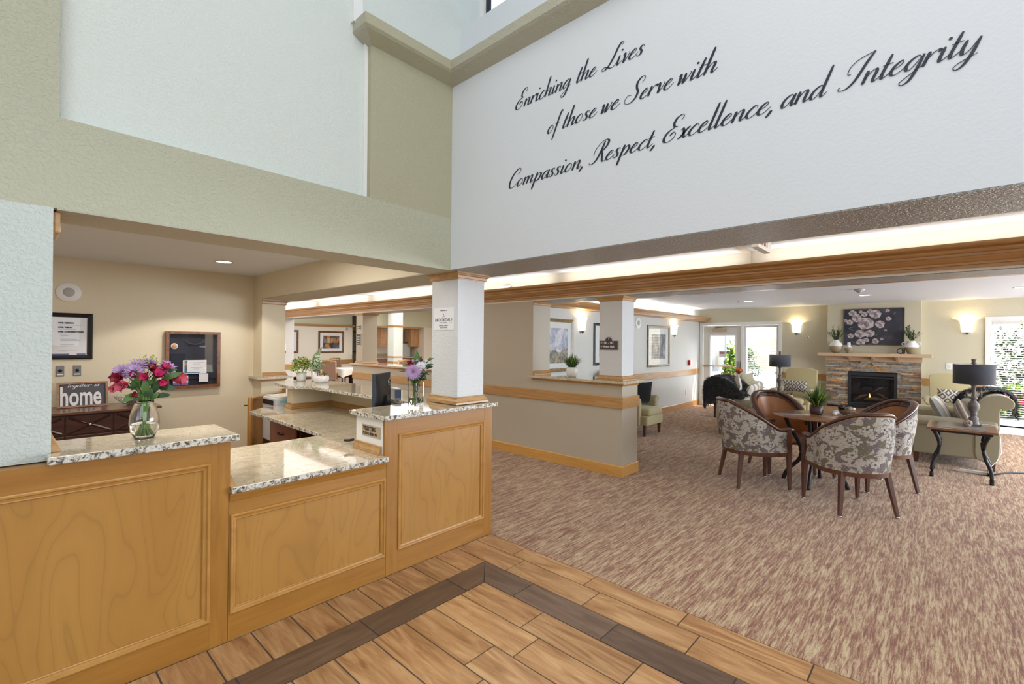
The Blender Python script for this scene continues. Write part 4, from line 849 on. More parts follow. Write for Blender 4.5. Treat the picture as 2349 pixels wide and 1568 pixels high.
# ---------------------------------------------------------------- barrel chairs and round table
def smooth(a, b, t): t = max(0, min(1, (t-a)/(b-a))); return t*t*(3-2*t)
def barrel_chair(label, loc, rz):
    # local: faces +x; arms run along x
    t = thing('barrel_chair', label, 'chair', loc, rz, None)
    def plan(s, z=0.0):            # s in -1..1 around the back
        a = abs(s); sg = 1 if s > 0 else -1; lean = .07*smooth(.45, .95, z)
        if a > .58: k = (a-.58)/.42; x = -.02+.29*k; y = sg*(.300-.025*k)
        else: th = a/.58*PI/2; x = -.02-(.29+lean)*math.cos(th); y = sg*(.300+.3*lean*math.cos(th))*math.sin(th)
        return x, y
    def top(s): a = abs(s); return .655+.285*(1-smooth(.10, .90, a))-.012*math.sin(PI*smooth(.7, 1, a))
    def shell(off, z0, drop):
        def P(u, v):
            s = -1+2*u; z = z0+(top(s)-drop-z0)*v; x, y = plan(s, z); l = math.hypot(x+.02, y) or 1
            bulge = .018*math.sin(PI*v)*(1 if off == 0 else -.3)
            if abs(s) > .58: return Vector((x, y-math.copysign(off-bulge, y), z))
            return Vector((x-(x+.02)/l*(off-bulge), y-y/l*(off-bulge), z))
        return P
    MB().grid(shell(0, .405, .02), 49, 9).build('shell', 'floral', t, world=False); sh__ = t.children[0].data; uvl = sh__.uv_layers.new(name='UVMap')
    for lp in sh__.loops:
        i_, j_ = lp.vertex_index % 49, lp.vertex_index//49; uvl.data[lp.index].uv = (i_/48*1.5, sh__.vertices[lp.vertex_index].co.z)
    MB().grid(shell(.062, .42, .045), 49, 9).build('inner_back', 'leather', t, world=False)
    pts = []; 
    for i in range(61):
        s = -1+2*i/60; z = top(s); x, y = plan(s, z); l = math.hypot(x+.02, y) or 1; o_ = .028
        pts.append((x-((x+.02)/l*o_ if abs(s) < .58 else 0), y-(y/l*o_ if abs(s) < .58 else math.copysign(o_, y)), z))
    e0, e1 = pts[0], pts[-1]; pts = [(e0[0]+.035, e0[1], e0[2]-.004)]+pts+[(e1[0]+.035, e1[1], e1[2]-.004)]
    MB().tube(pts, .036, 8, True, .52).build('top_rail', 'darkwood', t, world=False)
    pp = []
    for i in range(61):
        s = -.86+1.72*i/60; z = top(s)-.05; x, y = plan(s, z); l = math.hypot(x+.02, y) or 1; o_ = .066
        pp.append((x-((x+.02)/l*o_ if abs(s) < .58 else 0), y-(y/l*o_ if abs(s) < .58 else math.copysign(o_, y)), z))
    MB().tube(pp, .012, 6).build('inner_bead', 'darkwood', t, world=False)
    ap = MB(); n = 40; out = []; inn = []
    for i in range(n+1): x, y = plan(-1+2*i/n); out.append((x*1.0, y)); inn.append((x*.88, y*.88))
    ring = out+[(.27, .0)]+[]
    ap.prism(out, .365, .405).build('seat_frame', 'darkwood', t, world=False)
    sc = MB(); 
    def seat(u, v):
        r = math.sin(v*PI/2); th = u*2*PI; x = .30*abs(math.cos(th))**.6*math.copysign(1, math.cos(th))*r; y = .222*abs(math.sin(th))**.6*math.copysign(1, math.sin(th))*r
        return Vector((x+.03, y, .42+.055*(1-v**5)))
    sc.grid(seat, 36, 10, closeu=True)
    def side(u, v): p = seat(u, 1); return Vector((p.x, p.y, .405+.02*v))
    sc.grid(side, 36, 2, closeu=True); sc.build('seat', 'leather', t, world=False)
    for sx, sy in ((1, 1), (1, -1), (-1, 1), (-1, -1)):
        if sx > 0: lg = MB().add([(.255+a*.022, sy*.262+b*.022, .66) for a, b in ((-1, -1), (1, -1), (1, 1), (-1, 1))]+[(.262+a*.024, sy*.262+b*.024, .40) for a, b in ((-1, -1), (1, -1), (1, 1), (-1, 1))]+[(.268+a*.013, sy*.268+b*.013, .012) for a, b in ((-1, -1), (1, -1), (1, 1), (-1, 1))],
            [(0, 1, 2, 3), (0, 4, 5, 1), (1, 5, 6, 2), (2, 6, 7, 3), (3, 7, 4, 0), (4, 8, 9, 5), (5, 9, 10, 6), (6, 10, 11, 7), (7, 11, 8, 4), (11, 10, 9, 8)]); foot = (.268, sy*.268)
        else: lg = MB().add([(-.205+a*.023, sy*.2+b*.023, .40) for a, b in ((-1, -1), (1, -1), (1, 1), (-1, 1))]+[(-.262+a*.014, sy*.255+b*.014, .012) for a, b in ((-1, -1), (1, -1), (1, 1), (-1, 1))],
            [(0, 1, 2, 3), (0, 4, 5, 1), (1, 5, 6, 2), (2, 6, 7, 3), (3, 7, 4, 0), (7, 6, 5, 4)]); foot = (-.262, sy*.255)
        l_ = lg.build('leg', 'leg_wood', t, .003, world=False)
        MB().lathe([(.016, 0), (.016, .012), (0, .013)], (foot[0], foot[1], 0), 12).build('glide', 'silver', l_, world=False)
    return t
bc = barrel_chair('floral barrel chair nearest the camera, its back hiding part of the round table', (5.50, .665, 0), math.radians(41))
dup(bc, (5.70, 1.575, 0), math.radians(-50), 'floral barrel chair beside the black fur throw, showing its curved outer side')
dup(bc, (6.575, 1.50, 0), math.radians(221), 'barrel chair facing the camera with its whole tan leather back and seat visible')
dup(bc, (6.56, .56, 0), math.radians(131), 'barrel chair next to the side table with the lamp, tan leather inner back visible')
rt = thing('round_table', 'round wooden pedestal table with four curved black iron legs', 'table', (6.2, 1.05, 0))
MB().lathe([(0, .742), (.40, .742), (.425, .748), (.43, .756), (.425, .765), (0, .768)], (6.2, 1.05, 0), 56, True).build('tabletop', 'hearth_wood', rt)
for k in range(4):
    a = PI/2*k+.0; ca, sa = math.cos(a), math.sin(a)
    prof = [(.30, .742), (.25, .62), (.17, .48), (.13, .36), (.15, .25), (.26, .12), (.31, .0)]
    MB().tube([(6.17+ca*r, 1.06+sa*r, z) for r, z in catmull([(p[0], p[1]) for p in prof], 5)], .017, 6, True, 1.4).build('leg', 'iron', rt)
MB().lathe([(.14, .34), (.15, .345), (.15, .355), (.14, .36)], (6.17, 1.06, 0), 28).build('leg_ring', 'iron', rt)
MB().box(5.98, 6.36, 1.04, 1.08, .728, .742).box(6.15, 6.19, .85, 1.27, .728, .742).build('apron_bar', 'iron', rt)

# ---------------------------------------------------------------- side table with lamp
stb = thing('side_table', 'wooden side table with slate inset and four wavy black iron legs', 'table', (7.78, -.14, 0))
tb = rot_at((7.79, -.145, 0), math.radians(-1))
MB().box(-.36, .34, -.31, .29, .575, .60, tb).build('tabletop', wood('table_russet', srgb(120, 76, 54), srgb(152, 108, 80), (3, 3, 3), .25, .5), stb, .006)
MB().box(-.27, .25, -.22, .2, .600, .6035, tb).build('slate_inset', plain('slate', srgb(118, 110, 104), .3), stb)
MB().box(-.30, .28, -.27, -.25, .545, .575, tb).box(-.30, .28, .23, .25, .545, .575, tb).box(-.30, -.28, -.26, .24, .545, .575, tb).box(.26, .28, -.26, .24, .545, .575, tb).build('apron', 'iron', stb)
for sx, sy in ((-1, 1), (-1, -1), (1, 1), (1, -1)):
    b = MB()
    for off in (-.03, .03):
        pr_ = [(.0, .555), (-.045, .42), (-.035, .28), (.01, .15), (.018, 0)]
        pts = [tb @ Vector((sx*(.235+q[0])+(off if off else 0)*(.5+.5*(q[1] > .3)), sy*(.235+q[0])-.01, q[1])) for q in catmull(pr_, 5)]
        b.tube(pts, .019, 6)
    b.build('leg', 'iron', stb)
def table_lamp(label, loc, r=.185, drum=.235, zs=.50):
    t = thing('table_lamp', label, 'lamp', loc)
    pr_ = [(.06, 0), (.062, .012), (.05, .022), (.042, .06), (.045, .09), (.03, .105), (.026, .12), (.034, .13), (.036, .14), (.028, .155), (.046, .19), (.056, .23), (.045, .27), (.026, .295), (.022, .31), (.038, .325), (.036, .335), (.022, .345), (.018, .40), (.020, .47), (.034, .49), (.034, .50), (.012, .505), (.008, .75), (0, .75)]
    MB().lathe([(a, b) for a, b in pr_], (0, 0, 0), 24).build('lamp_base', 'pewter', t, world=False)
    MB().box(-.068, .068, -.068, .068, 0, .018).build('plinth', 'pewter', t, world=False)
    sh_ = MB().lathe([(r, zs), (r, zs+drum)], seg=48, cap=False).build('lamp_shade', 'shade_dark', t, world=False, solid=.004)
    MB().lathe([(r-.006, zs+.002), (r-.006, zs+drum-.002)], seg=48, cap=False).build('shade_lining', 'offwhite', sh_, world=False)
    MB().lathe([(.014, zs+drum-.02), (.012, zs+drum), (.026, zs+drum+.01), (.020, zs+drum+.03), (.024, zs+drum+.055), (.026, zs+drum+.062), (0, zs+drum+.066)], seg=16).build('finial', 'pewter', t, world=False)
    MB().tube([(-r, 0, zs+drum-.015), (r, 0, zs+drum-.015)], .002, 5).tube([(0, -r, zs+drum-.015), (0, r, zs+drum-.015)], .002, 5).build('spider', 'bronze', t, world=False)
    for s in (-1, 1):
        MB().lathe([(0, 0), (.012, .006), (.01, .02), (.014, .03), (.008, .045), (.003, .06), (.0015, .1)], (.02, s*.062, .345), 10).build('pull_switch', 'pewter', t, world=False)
    return t
tl = table_lamp('table lamp with wide charcoal drum shade on the side table with slate inset', (7.93, -.265, .604))
t2_ = dup(tl, (10.4, 2.385, .625), .4, 'table lamp with charcoal drum shade in front of the tall blind, beside the armchair')
MB().tube([(7.99, -.30, .61), (8.1, -.40, .607), (8.09, -.48, .60), (8.06, -.50, .45), (7.98, -.50, .3), (7.92, -.46, .2), (7.78, -.40, .15), (7.72, -.38, .1), (7.78, -.42, .05), (7.83, -.44, .01)], .004, 6).build('power_cord', 'white', tl)
kn = MB()
random.seed(3)
for k in range(9):
    c = Vector((7.80, -.21, .637)); a = random.uniform(0, 6.28); b_ = random.uniform(-1, 1)
    ax = Vector((math.cos(a)*math.cos(b_), math.sin(a)*math.cos(b_), math.sin(b_))); u = ax.cross(Vector((.3, .5, .8))).normalized(); v = ax.cross(u)
    kn.tube([c+u*.032*math.cos(q)*1.3+v*.032*math.sin(q) for q in [2*PI*i/14 for i in range(14)]], .007, 5, closed=True)
tag(kn.build('rope_knot', plain('rope', srgb(176, 160, 146), .9)), 'knotted rope ball ornament beside the lamp on the side table', 'ornament')
# ---------------------------------------------------------------- sofas and armchairs
def soft_box(x0, x1, y0, y1, z0, z1, mat, name, par, r=.04, world=False, puff=0.0, tr=None):
    # rounded, slightly swollen cushion
    n = 8; b = MB(); c = Vector(((x0+x1)/2, (y0+y1)/2, (z0+z1)/2)); h = Vector(((x1-x0)/2, (y1-y0)/2, (z1-z0)/2))
    def P(d):
        q = Vector((max(-1, min(1, d[0])), max(-1, min(1, d[1])), max(-1, min(1, d[2]))))
        p = Vector((q.x*h.x, q.y*h.y, q.z*h.z)); core = Vector((max(-h.x+r, min(h.x-r, p.x)), max(-h.y+r, min(h.y-r, p.y)), max(-h.z+r, min(h.z-r, p.z))))
        dd = p-core; p = core+(dd.normalized()*r if dd.length > 1e-6 else dd)
        if puff:
            k = (1-q.x*q.x)*(1-q.y*q.y)*(1-q.z*q.z)
            fx = (1-q.y**2)*(1-q.z**2); fy = (1-q.x**2)*(1-q.z**2); fz = (1-q.x**2)*(1-q.y**2)
            p += Vector((q.x*fx, q.y*fy, q.z*fz))*puff
        p = p+c
        return tr @ p if tr else p
    g = [-1, -.92, -.75, -.4, 0, .4, .75, .92, 1]
    for ax in range(3):
        for s in (-1, 1):
            vs = []
            for u in g:
                for v in g:
                    d = [0, 0, 0]; d[ax] = s; d[(ax+1) % 3] = u; d[(ax+2) % 3] = v; vs.append(P(d))
            m = len(g); b.add(vs, [(i*m+j, (i+1)*m+j, (i+1)*m+j+1, i*m+j+1) for i in range(m-1) for j in range(m-1)], True)
    o = b.build(name, mat, par, world=world)
    bm_ = bmesh.new(); bm_.from_mesh(o.data); bmesh.ops.remove_doubles(bm_, verts=bm_.verts, dist=1e-4); bmesh.ops.recalc_face_normals(bm_, faces=bm_.faces); bm_.to_mesh(o.data); bm_.free()
    for p in o.data.polygons: p.use_smooth = True
    return o
def rolled_profile(h, w):      # arm/back cross-section with an outward scroll
    return [(0, 0), (w*.62, 0), (w*.62, h*.62), (w*.72, h*.80), (w*.98, h*.84), (w*1.08, h*.92), (w*1.0, h*1.0), (w*.6, h*1.03), (w*.2, h*.99), (0, h*.9)]
def sofa(label, loc, rz, W=1.65, mat='sofa'):
    # local: faces +y, width along x from 0 to W, depth y -.02 (back) .. .82 (front)
    t = thing('loveseat', label, 'sofa', loc, rz)
    soft_box(.14, W-.14, .10, .80, .13, .34, mat, 'seat_base', t, .03)
    for k in range(2): soft_box(.15+(W-.3)/2*k+.004, .15+(W-.3)/2*(k+1)-.004, .16, .83, .33, .47, mat, 'seat_cushion', t, .05, puff=.015)
    # rolled back
    pf = [(.20, .30), (.20, .70), (.16, .84), (.08, .93), (-.02, .955), (-.10, .93), (-.145, .87), (-.13, .80), (-.06, .765), (-.02, .74), (-.01, .14), (.18, .14)]
    pf = catmull(pf+[pf[0]], 3)[:-1]
    MB().prism(pf, .02, W-.02, 'yz').build('back', mat, t, .012, world=False)
    for s in (0, 1):
        x0 = 0 if s == 0 else W
        q = 1 if s == 0 else -1
        af = [(x0+q*.03, .13), (x0+q*.03, .50), (x0+q*.0, .52), (x0-q*.02, .57), (x0+q*.005, .615), (x0+q*.06, .635), (x0+q*.125, .61), (x0+q*.15, .56), (x0+q*.15, .13)]
        MB().prism(af, 0.0, .80, 'xz').build('arm', mat, t, .02, world=False)
        MB().prism([(x0+q*.03, .13), (x0+q*.15, .13), (x0+q*.15, .3), (x0+q*.03, .3)], .80, .80+.001, 'xz').build('arm_front', mat, t, 0, world=False)
    # back roll face pleats
    soft_box(.16, W/2-.004, .17, .34, .44, .86, mat, 'back_cushion', t, .06, puff=.02); soft_box(W/2+.004, W-.16, .17, .34, .44, .86, mat, 'back_cushion', t, .06, puff=.02)
    for x in (.07, W-.07):
        for y in (.04, .76): MB().add([(x+a*.03, y+b*.03, .14) for a, b in ((-1, -1), (1, -1), (1, 1), (-1, 1))]+[(x+a*.022, y+b*.022, .0) for a, b in ((-1, -1), (1, -1), (1, 1), (-1, 1))], [(0, 1, 2, 3), (0, 4, 5, 1), (1, 5, 6, 2), (2, 6, 7, 3), (3, 7, 4, 0), (7, 6, 5, 4)]).build('leg', 'leg_wood', t, world=False)
    return t
sR = sofa('sage loveseat seen from its side behind the side table with the lamp', (8.30, -.49, 0), 0)
sL = dup(sR, (9.98, 2.86, 0), PI, 'sage loveseat opposite, its back covered with black fur, beside the leather chair')
def armchair(label, loc, rz):
    t = thing('armchair', label, 'armchair', loc, rz)     # faces +x, width along y
    soft_box(-.33, .36, -.30, .30, .18, .34, 'armchair', 'seat_base', t, .02)
    soft_box(-.26, .38, -.255, .255, .33, .46, 'armchair', 'seat_cushion', t, .05, puff=.012)
    def back(u, v):
        s = 2*u-1; z = .30+v*(.76-.05*abs(s)**3); return Vector((-.30-.10*v, s*(.285+.01*v), z))
    b = MB(); n = 17
    for dx in (0, -.10):
        b.grid(lambda u, v, dx=dx: back(u, v)+Vector((dx+(.03*math.sin(PI*u)*math.sin(PI*v) if dx == 0 else 0), 0, 0)), n, 9)
    for e in range(2): b.grid(lambda u, v, e=e: back(e, v)+Vector((-.10*u, 0, 0)), 2, 9)
    b.grid(lambda u, v: back(u, 1)+Vector((-.10*v, 0, 0)), n, 2); b.build('backrest', 'armchair', t, world=False)
    for s in (-1, 1):
        af = [(s*.255, .17), (s*.255, .56), (s*.27, .62), (s*.32, .645), (s*.385, .63), (s*.41, .585), (s*.38, .54), (s*.345, .53), (s*.335, .17)]
        MB().prism(af, -.36, .24, 'yz').build('arm', 'armchair', t, .02, world=False)
    for x, y in ((.30, .27), (.30, -.27), (-.34, .26), (-.34, -.26)):
        MB().add([(x+a*.024, y+b*.024, .2) for a, b in ((-1, -1), (1, -1), (1, 1), (-1, 1))]+[(x+a*.016+(.0 if x > 0 else -.05), y+b*.016, .0) for a, b in ((-1, -1), (1, -1), (1, 1), (-1, 1))], [(0, 1, 2, 3), (0, 4, 5, 1), (1, 5, 6, 2), (2, 6, 7, 3), (3, 7, 4, 0), (7, 6, 5, 4)]).build('leg', 'leg_wood', t, world=False)
    return t
aL = armchair('pale green armchair left of the stone fireplace, holding a patterned lumbar pillow', (11.30, 2.32, 0), PI-.12)
aR = dup(aL, (11.30, -.13, 0), PI+.08, 'pale green armchair right of the stone fireplace, behind the loveseat')
aH = dup(aL, (7.53, 3.97, 0), -PI/2, 'pale green armchair against the grey wall with a black pillow, behind the half wall')
def pillow(name, label, c, w, h, d, mat, rz=0, tilt=0, roll=0):
    m = Matrix.Translation(c) @ Euler((0, 0, rz)).to_matrix().to_4x4() @ Euler((0, tilt, 0)).to_matrix().to_4x4() @ Euler((roll, 0, 0)).to_matrix().to_4x4()
    b = MB()
    for s in (-1, 1):
        def P(u, v, s=s):
            a, q = 2*u-1, 2*v-1; e = ((1-abs(a)**2.6)*(1-abs(q)**2.6))**.5; pin = 1-.06*(1-abs(a)**2)*(abs(q)**4)-.0
            pin2 = 1-.06*(1-abs(q)**2)*(abs(a)**4)
            return Vector((s*d/2*e, a*w/2*pin2, q*h/2*pin))
        b.grid(P, 13, 13)
    o = b.build(name, mat); o.matrix_world = m; tag(o, label, 'pillow'); return o
pillow('lumbar_pillow', 'grey medallion lumbar pillow on the armchair left of the fireplace', (11.18, 2.28, .70), .46, .24, .12, 'medallion', PI-.12, .18)
pillow('lumbar_pillow', 'grey medallion lumbar pillow on the armchair right of the fireplace', (11.20, -.12, .68), .44, .25, .12, 'medallion', PI+.08, .18, -.06)
pillow('throw_pillow', 'black pillow standing on the armchair behind the half wall', (7.66, 3.93, .68), .40, .40, .14, 'black_fabric', -PI/2-.5, .15)
pillow('throw_pillow', 'grey pillow with wide cream stripes leaning on the loveseat behind the lamp', (8.62, .02, .68), .46, .44, .15, 'stripe_y', PI/2-.1, .45)
pillow('throw_pillow', 'small pinkish striped pillow behind the lamp base on the loveseat', (8.50, -.18, .66), .36, .34, .13, 'stripe_fine', PI/2+.2, .3, .45)
pillow('throw_pillow', 'grey and cream striped pillow behind the tall leather-backed barrel chair', (8.75, 2.46, .69), .50, .46, .15, 'stripe_y', -PI/2, .45, .1)
pillow('throw_pillow', 'ivory pillow with grey corner patch against the black fur throw', (8.50, 2.62, .78), .42, .40, .14, 'cream_fabric', -PI/2+.5, .2, .5)
pillow('throw_pillow', 'large sage back pillow rising above the striped one on the far loveseat', (9.3, 2.70, .82), .62, .42, .17, 'sofa', -PI/2, .15, .0)
# fur throws: shaggy sheets draped over the sofa backs
def fur(label, path, x0, x1, seed, end=False):
    random.seed(seed); b = MB(); n = 26; m = 16
    P = catmull(path, 6)
    def surf(u, v):
        k = v*(len(P)-1); i = min(int(k), len(P)-2); f = k-i; y = P[i][0]+(P[i+1][0]-P[i][0])*f; z = P[i][1]+(P[i+1][1]-P[i][1])*f
        return Vector((x0+(x1-x0)*u+.02*math.sin(v*9), y, z))
    b.grid(surf, n, m)
    c = Vector((0, sum(p[0] for p in P)/len(P), sum(p[1] for p in P)/len(P)-.15))
    def drape(u, v): p = surf(0, u); k = v*.40*(1-.97*abs(2*u-1)**1.6); return Vector((x0-.035-.02*v+.012*math.sin(u*17), c.y+(p.y-c.y)*(1-.15*v), p.z-k))
    if end: b.grid(drape, m, 8)
    for k in range(9000 if end else 5200):
        u, v = random.random(), random.random(); p = surf(u, v)
        if end and k % 2: p = drape(u, v); u = .01
        nrm = (p-Vector((p.x, c.y, c.z))).normalized()+Vector(((u-.5)*1.6 if (u < .04 or u > .96) else 0, 0, 0))
        d = (nrm*.6+Vector((random.uniform(-.6, .6), random.uniform(-.6, .6), random.uniform(-.9, .2)))).normalized(); L = random.uniform(.03, .065); s = d.cross(Vector((random.random(), random.random(), .3))).normalized()*.0035
        b.add([p-s, p+s, p+d*L+Vector((0, 0, -.012))], [(0, 1, 2)])
    o = b.build('fur_throw', 'fur'); o.data.materials[0] = M['fur']; return tag(o, label, 'throw')
fur('shaggy black fur throw over the back of the loveseat beside the door', [(2.42, .70), (2.55, .86), (2.72, .98), (2.90, 1.0), (3.02, .94), (3.06, .80), (3.04, .50)], 8.28, 8.85, 4, True)
fur('shaggy black fur throw hanging over the loveseat back behind the lamp shade', [(-.12, .80), (-.22, .93), (-.38, .99), (-.55, .985), (-.65, .9), (-.67, .66)], 8.62, 9.15, 5)
# tables behind
ct_ = thing('corner_table', 'small dark wooden table behind the far loveseat holding the amber goblets', 'table', (10.6, 3.3, 0))
MB().box(10.2, 11.15, 2.85, 3.62, .62, .645).build('tabletop', 'darkwood', ct_, .004)
for x in (10.25, 11.1):
    for y in (2.9, 3.57): box('leg', x-.02, x+.02, y-.02, y+.02, 0, .62, 'darkwood', ct_)
lt_ = thing('corner_table', 'small table holding the lamp beside the left armchair, mostly hidden', 'table', (10.4, 2.39, 0))
MB().box(10.18, 10.62, 2.2, 2.6, .60, .625).build('tabletop', 'darkwood', lt_, .004)
for x in (10.21, 10.59):
    for y in (2.23, 2.57): box('leg', x-.015, x+.015, y-.015, y+.015, 0, .60, 'darkwood', lt_)
def goblet(label, loc, h):
    t = thing('candle_goblet', label, 'candle holder', loc)
    MB().lathe([(.045, 0), (.046, .006), (.012, .02), (.010, h*.25), (.022, h*.35), (.010, h*.5), (.012, h-.11), (.03, h-.105)], seg=20).build('stem', plain('ruby_glass', srgb(140, 34, 22), .15), t, world=False)
    MB().lathe([(.02, h-.105), (.06, h-.085), (.075, h-.05), (.068, h-.015), (.055, h)], seg=28, cap=False).build('bowl', plain('amber_mosaic', srgb(176, 96, 44), .2, .3), t, world=False, solid=.004)
    return t
gb = goblet('taller amber mosaic glass goblet, in front of the door frame', (10.6, 3.21, .646), .40)
dup(gb, (10.45, 3.36, .646-.105), None, 'lower amber mosaic glass goblet, in front of the door pane')
# coffee table between sofas (slate and wood)
cf = thing('coffee_table', 'low wooden coffee table glimpsed before the hearth', 'table', (9.6, 1.2, 0))
MB().box(9.0, 10.3, .75, 1.65, .40, .43).build('tabletop', 'hearth_wood', cf, .005)
for x in (9.05, 10.25):
    for y in (.8, 1.6): box('leg', x-.025, x+.025, y-.025, y+.025, 0, .40, 'iron', cf)

# ---------------------------------------------------------------- fireplace
fp = thing('fireplace', 'stacked ledgestone fireplace with black gas insert and pale wooden mantel', 'fireplace', (11.9, 1.08, 0))
random.seed(11)
stones = [srgb(140, 132, 122), srgb(168, 152, 132), srgb(126, 128, 126), srgb(178, 140, 98), srgb(158, 118, 88), srgb(148, 142, 134), srgb(182, 164, 140), srgb(128, 108, 96)]
SM = []
for i, c in enumerate(stones):
    N = NT('ledgestone_%s' % 'abcdefgh'[i]); v = N.coord((2, 6, 10)); a = N.noise(v, 3, 5, .65, .8)
    N.col(N.ramp(a, [(.3, tuple(x*.55 for x in c[:3])+(1,)), (.5, c), (.7, tuple(min(1, x*1.35) for x in c[:3])+(1,))])); N.rough(.8); N.bump(a, .6, .01); SM.append(N.m)
MB().box(11.96, 12.02, .33, 1.84, .0, 1.34).build('backing', 'char', fp)
zr = .30; row = 0
cnt = 0
while zr < 1.235:
    hgt = random.choice((.027, .033, .040)); y = .318
    while y < 1.85:
        ln = random.uniform(.10, .30); y1 = min(1.852, y+ln)
        if 1.852-y1 < .07: y1 = 1.852
        segs = [(y, y1)]
        if zr+hgt > .24 and zr < 1.0: segs = [(a, b) for a, b in ((y, min(y1, .675)), (max(y, 1.465), y1)) if b-a > .02]
        for a, b in segs:
            pr2 = random.uniform(.0, .028); z2 = zr+hgt
            if zr < 1.0 < z2 and a < 1.465 and b > .675: pass
            o = MB().box(11.935-pr2, 11.965, a+.0012, b-.0012, zr+.0012, z2-.0012).build('stone', SM[random.randrange(8)], fp); cnt += 1
        y = y1
    zr += hgt
# raised hearth
hz = .30
hb = MB(); 
for j, (za, zb2) in enumerate(((.0, .05), (.05, .10), (.10, .15), (.15, .20), (.20, .245))):
    y = .318
    while y < 1.852:
        y1 = min(1.852, y+random.uniform(.12, .28)); MB().box(11.50-random.uniform(0, .02), 11.53, y+.0012, y1-.0012, za+.0012, zb2-.0012).build('stone', SM[random.randrange(8)], fp); y = y1
MB().box(11.53, 11.96, .32, 1.85, 0, .245).build('hearth_core', 'char', fp)
y = .29
while y < 1.87: MB().box(11.47, 11.93, y+.002, min(1.88, y+.265)-.002, .246, .272).build('hearth_tile', wood('hearth_tile_%d' % int(y*100), srgb(140, 108, 86), srgb(176, 146, 120), (4, 4, 4), .5, .1), fp); y += .265
ins = MB()
fb = (.678, 1.462, .275, 1.0)
ins.box(11.90, 11.96, fb[0], fb[0]+.045, fb[2], fb[3]).box(11.90, 11.96, fb[1]-.045, fb[1], fb[2], fb[3]).box(11.90, 11.96, fb[0]+.045, fb[1]-.045, fb[3]-.03, fb[3]).build('insert_frame', 'char', fp)
for k, z in enumerate((.945, .895)): box('louver', 11.895, 11.95, fb[0]+.045, fb[1]-.045, z, z+.028, 'char', fp)
for k, z in enumerate((.28, .32, .36)): box('louver', 11.895, 11.95, fb[0]+.045, fb[1]-.045, z, z+.03, 'char', fp)
box('burner_tray', 11.955, 12.0, fb[0]+.04, fb[1]-.04, .395, .41, 'char', fp)
MB().box(12.0, 12.02, fb[0], fb[1], .39, .9).build('firebox_back', 'black', fp)
box('firebox_glass', 11.915, 11.918, fb[0]+.05, fb[1]-.05, .40, .89, pane('smoked_glass', (.75, .75, .78, 1)), fp)
for a, b, r in (((11.965, 1.36, .43), (11.985, 1.14, .56), .032), ((11.97, .80, .44), (11.985, 1.0, .60), .034), ((11.96, 1.2, .45), (11.965, .88, .47), .035), ((11.98, 1.05, .62), (11.98, .85, .74), .024)):
    MB().tube([a, ((a[0]+b[0])/2, (a[1]+b[1])/2, (a[2]+b[2])/2+.02), b], [r, r*1.1, r*.8], 9).build('log', 'log', fp)
MB().lathe([(.008, 0), (.016, .02), (.008, .06), (0, .09)], (11.955, 1.11, .5), 8).build('flame', 'flame', fp)
box('mantel_shelf', 11.66, 12.02, .165, 1.965, 1.335, 1.40, 'birch', fp, .003)
box('mantel_frieze', 11.89, 12.02, .305, 1.86, 1.235, 1.335, 'birch', fp)
for y in (1.44, 1.06, .675): MB().prism([(11.89, 1.245), (11.89, 1.334), (11.72, 1.334), (11.73, 1.315), (11.80, 1.30), (11.86, 1.265)], y-.02, y+.02, 'xz').build('corbel', 'birch', fp)
# painting of roses
pt = thing('rose_painting', 'dark canvas of pale roses in a thin rustic frame above the mantel', 'painting', (12.0, 1.07, 1.57))
MB().sweep([(0, 0), (0, .03), (-.014, .03), (-.014, 0)], [(12.018, 1.565, 1.565), (12.018, 1.565, 2.315), (12.018, .575, 2.315), (12.018, .575, 1.565)][::-1], (-1, 0, 0), True).build('frame', wood('bark_frame', srgb(90, 70, 58), srgb(140, 112, 92), (6, 6, 6), .6, 0), pt)
N = NT('canvas_charcoal'); a = N.noise(N.coord((2, 2, 2)), 1.5, 3, .6); N.col(N.ramp(a, [(.35, srgb(44, 44, 54)), (.6, srgb(64, 64, 74)), (.8, srgb(92, 92, 102))])); N.rough(.6); M['canvas'] = N.m
box('canvas', 11.996, 12.012, .588, 1.552, 1.578, 2.302, 'canvas', pt)
M['rose_a'] = plain('oil_cream', srgb(206, 196, 192), .6); M['rose_b'] = plain('oil_mauve', srgb(158, 142, 146), .6); M['rose_c'] = plain('oil_dusk', srgb(112, 100, 106), .6); M['oil_leaf'] = plain('oil_leaf', srgb(98, 98, 98), .6)
def px2w(px, py): return (1.565-(px-1936)/142*.99, 2.315-(py-707)/84*.75)
roses = [(1990, 742, 19), (1968, 728, 13), (1959, 717, 10), (2012, 720, 14), (1976, 765, 14), (1999, 764, 12), (1952, 738, 8), (1978, 785, 11), (1954, 770, 8), (2023, 743, 12), (2042, 731, 7), (2013, 782, 9), (1987, 720, 8), (2000, 713, 7), (2040, 713, 5), (2036, 757, 3.5), (2027, 777, 4), (1991, 779, 7), (1978, 714, 5), (1941, 734, 5)]
random.seed(5)
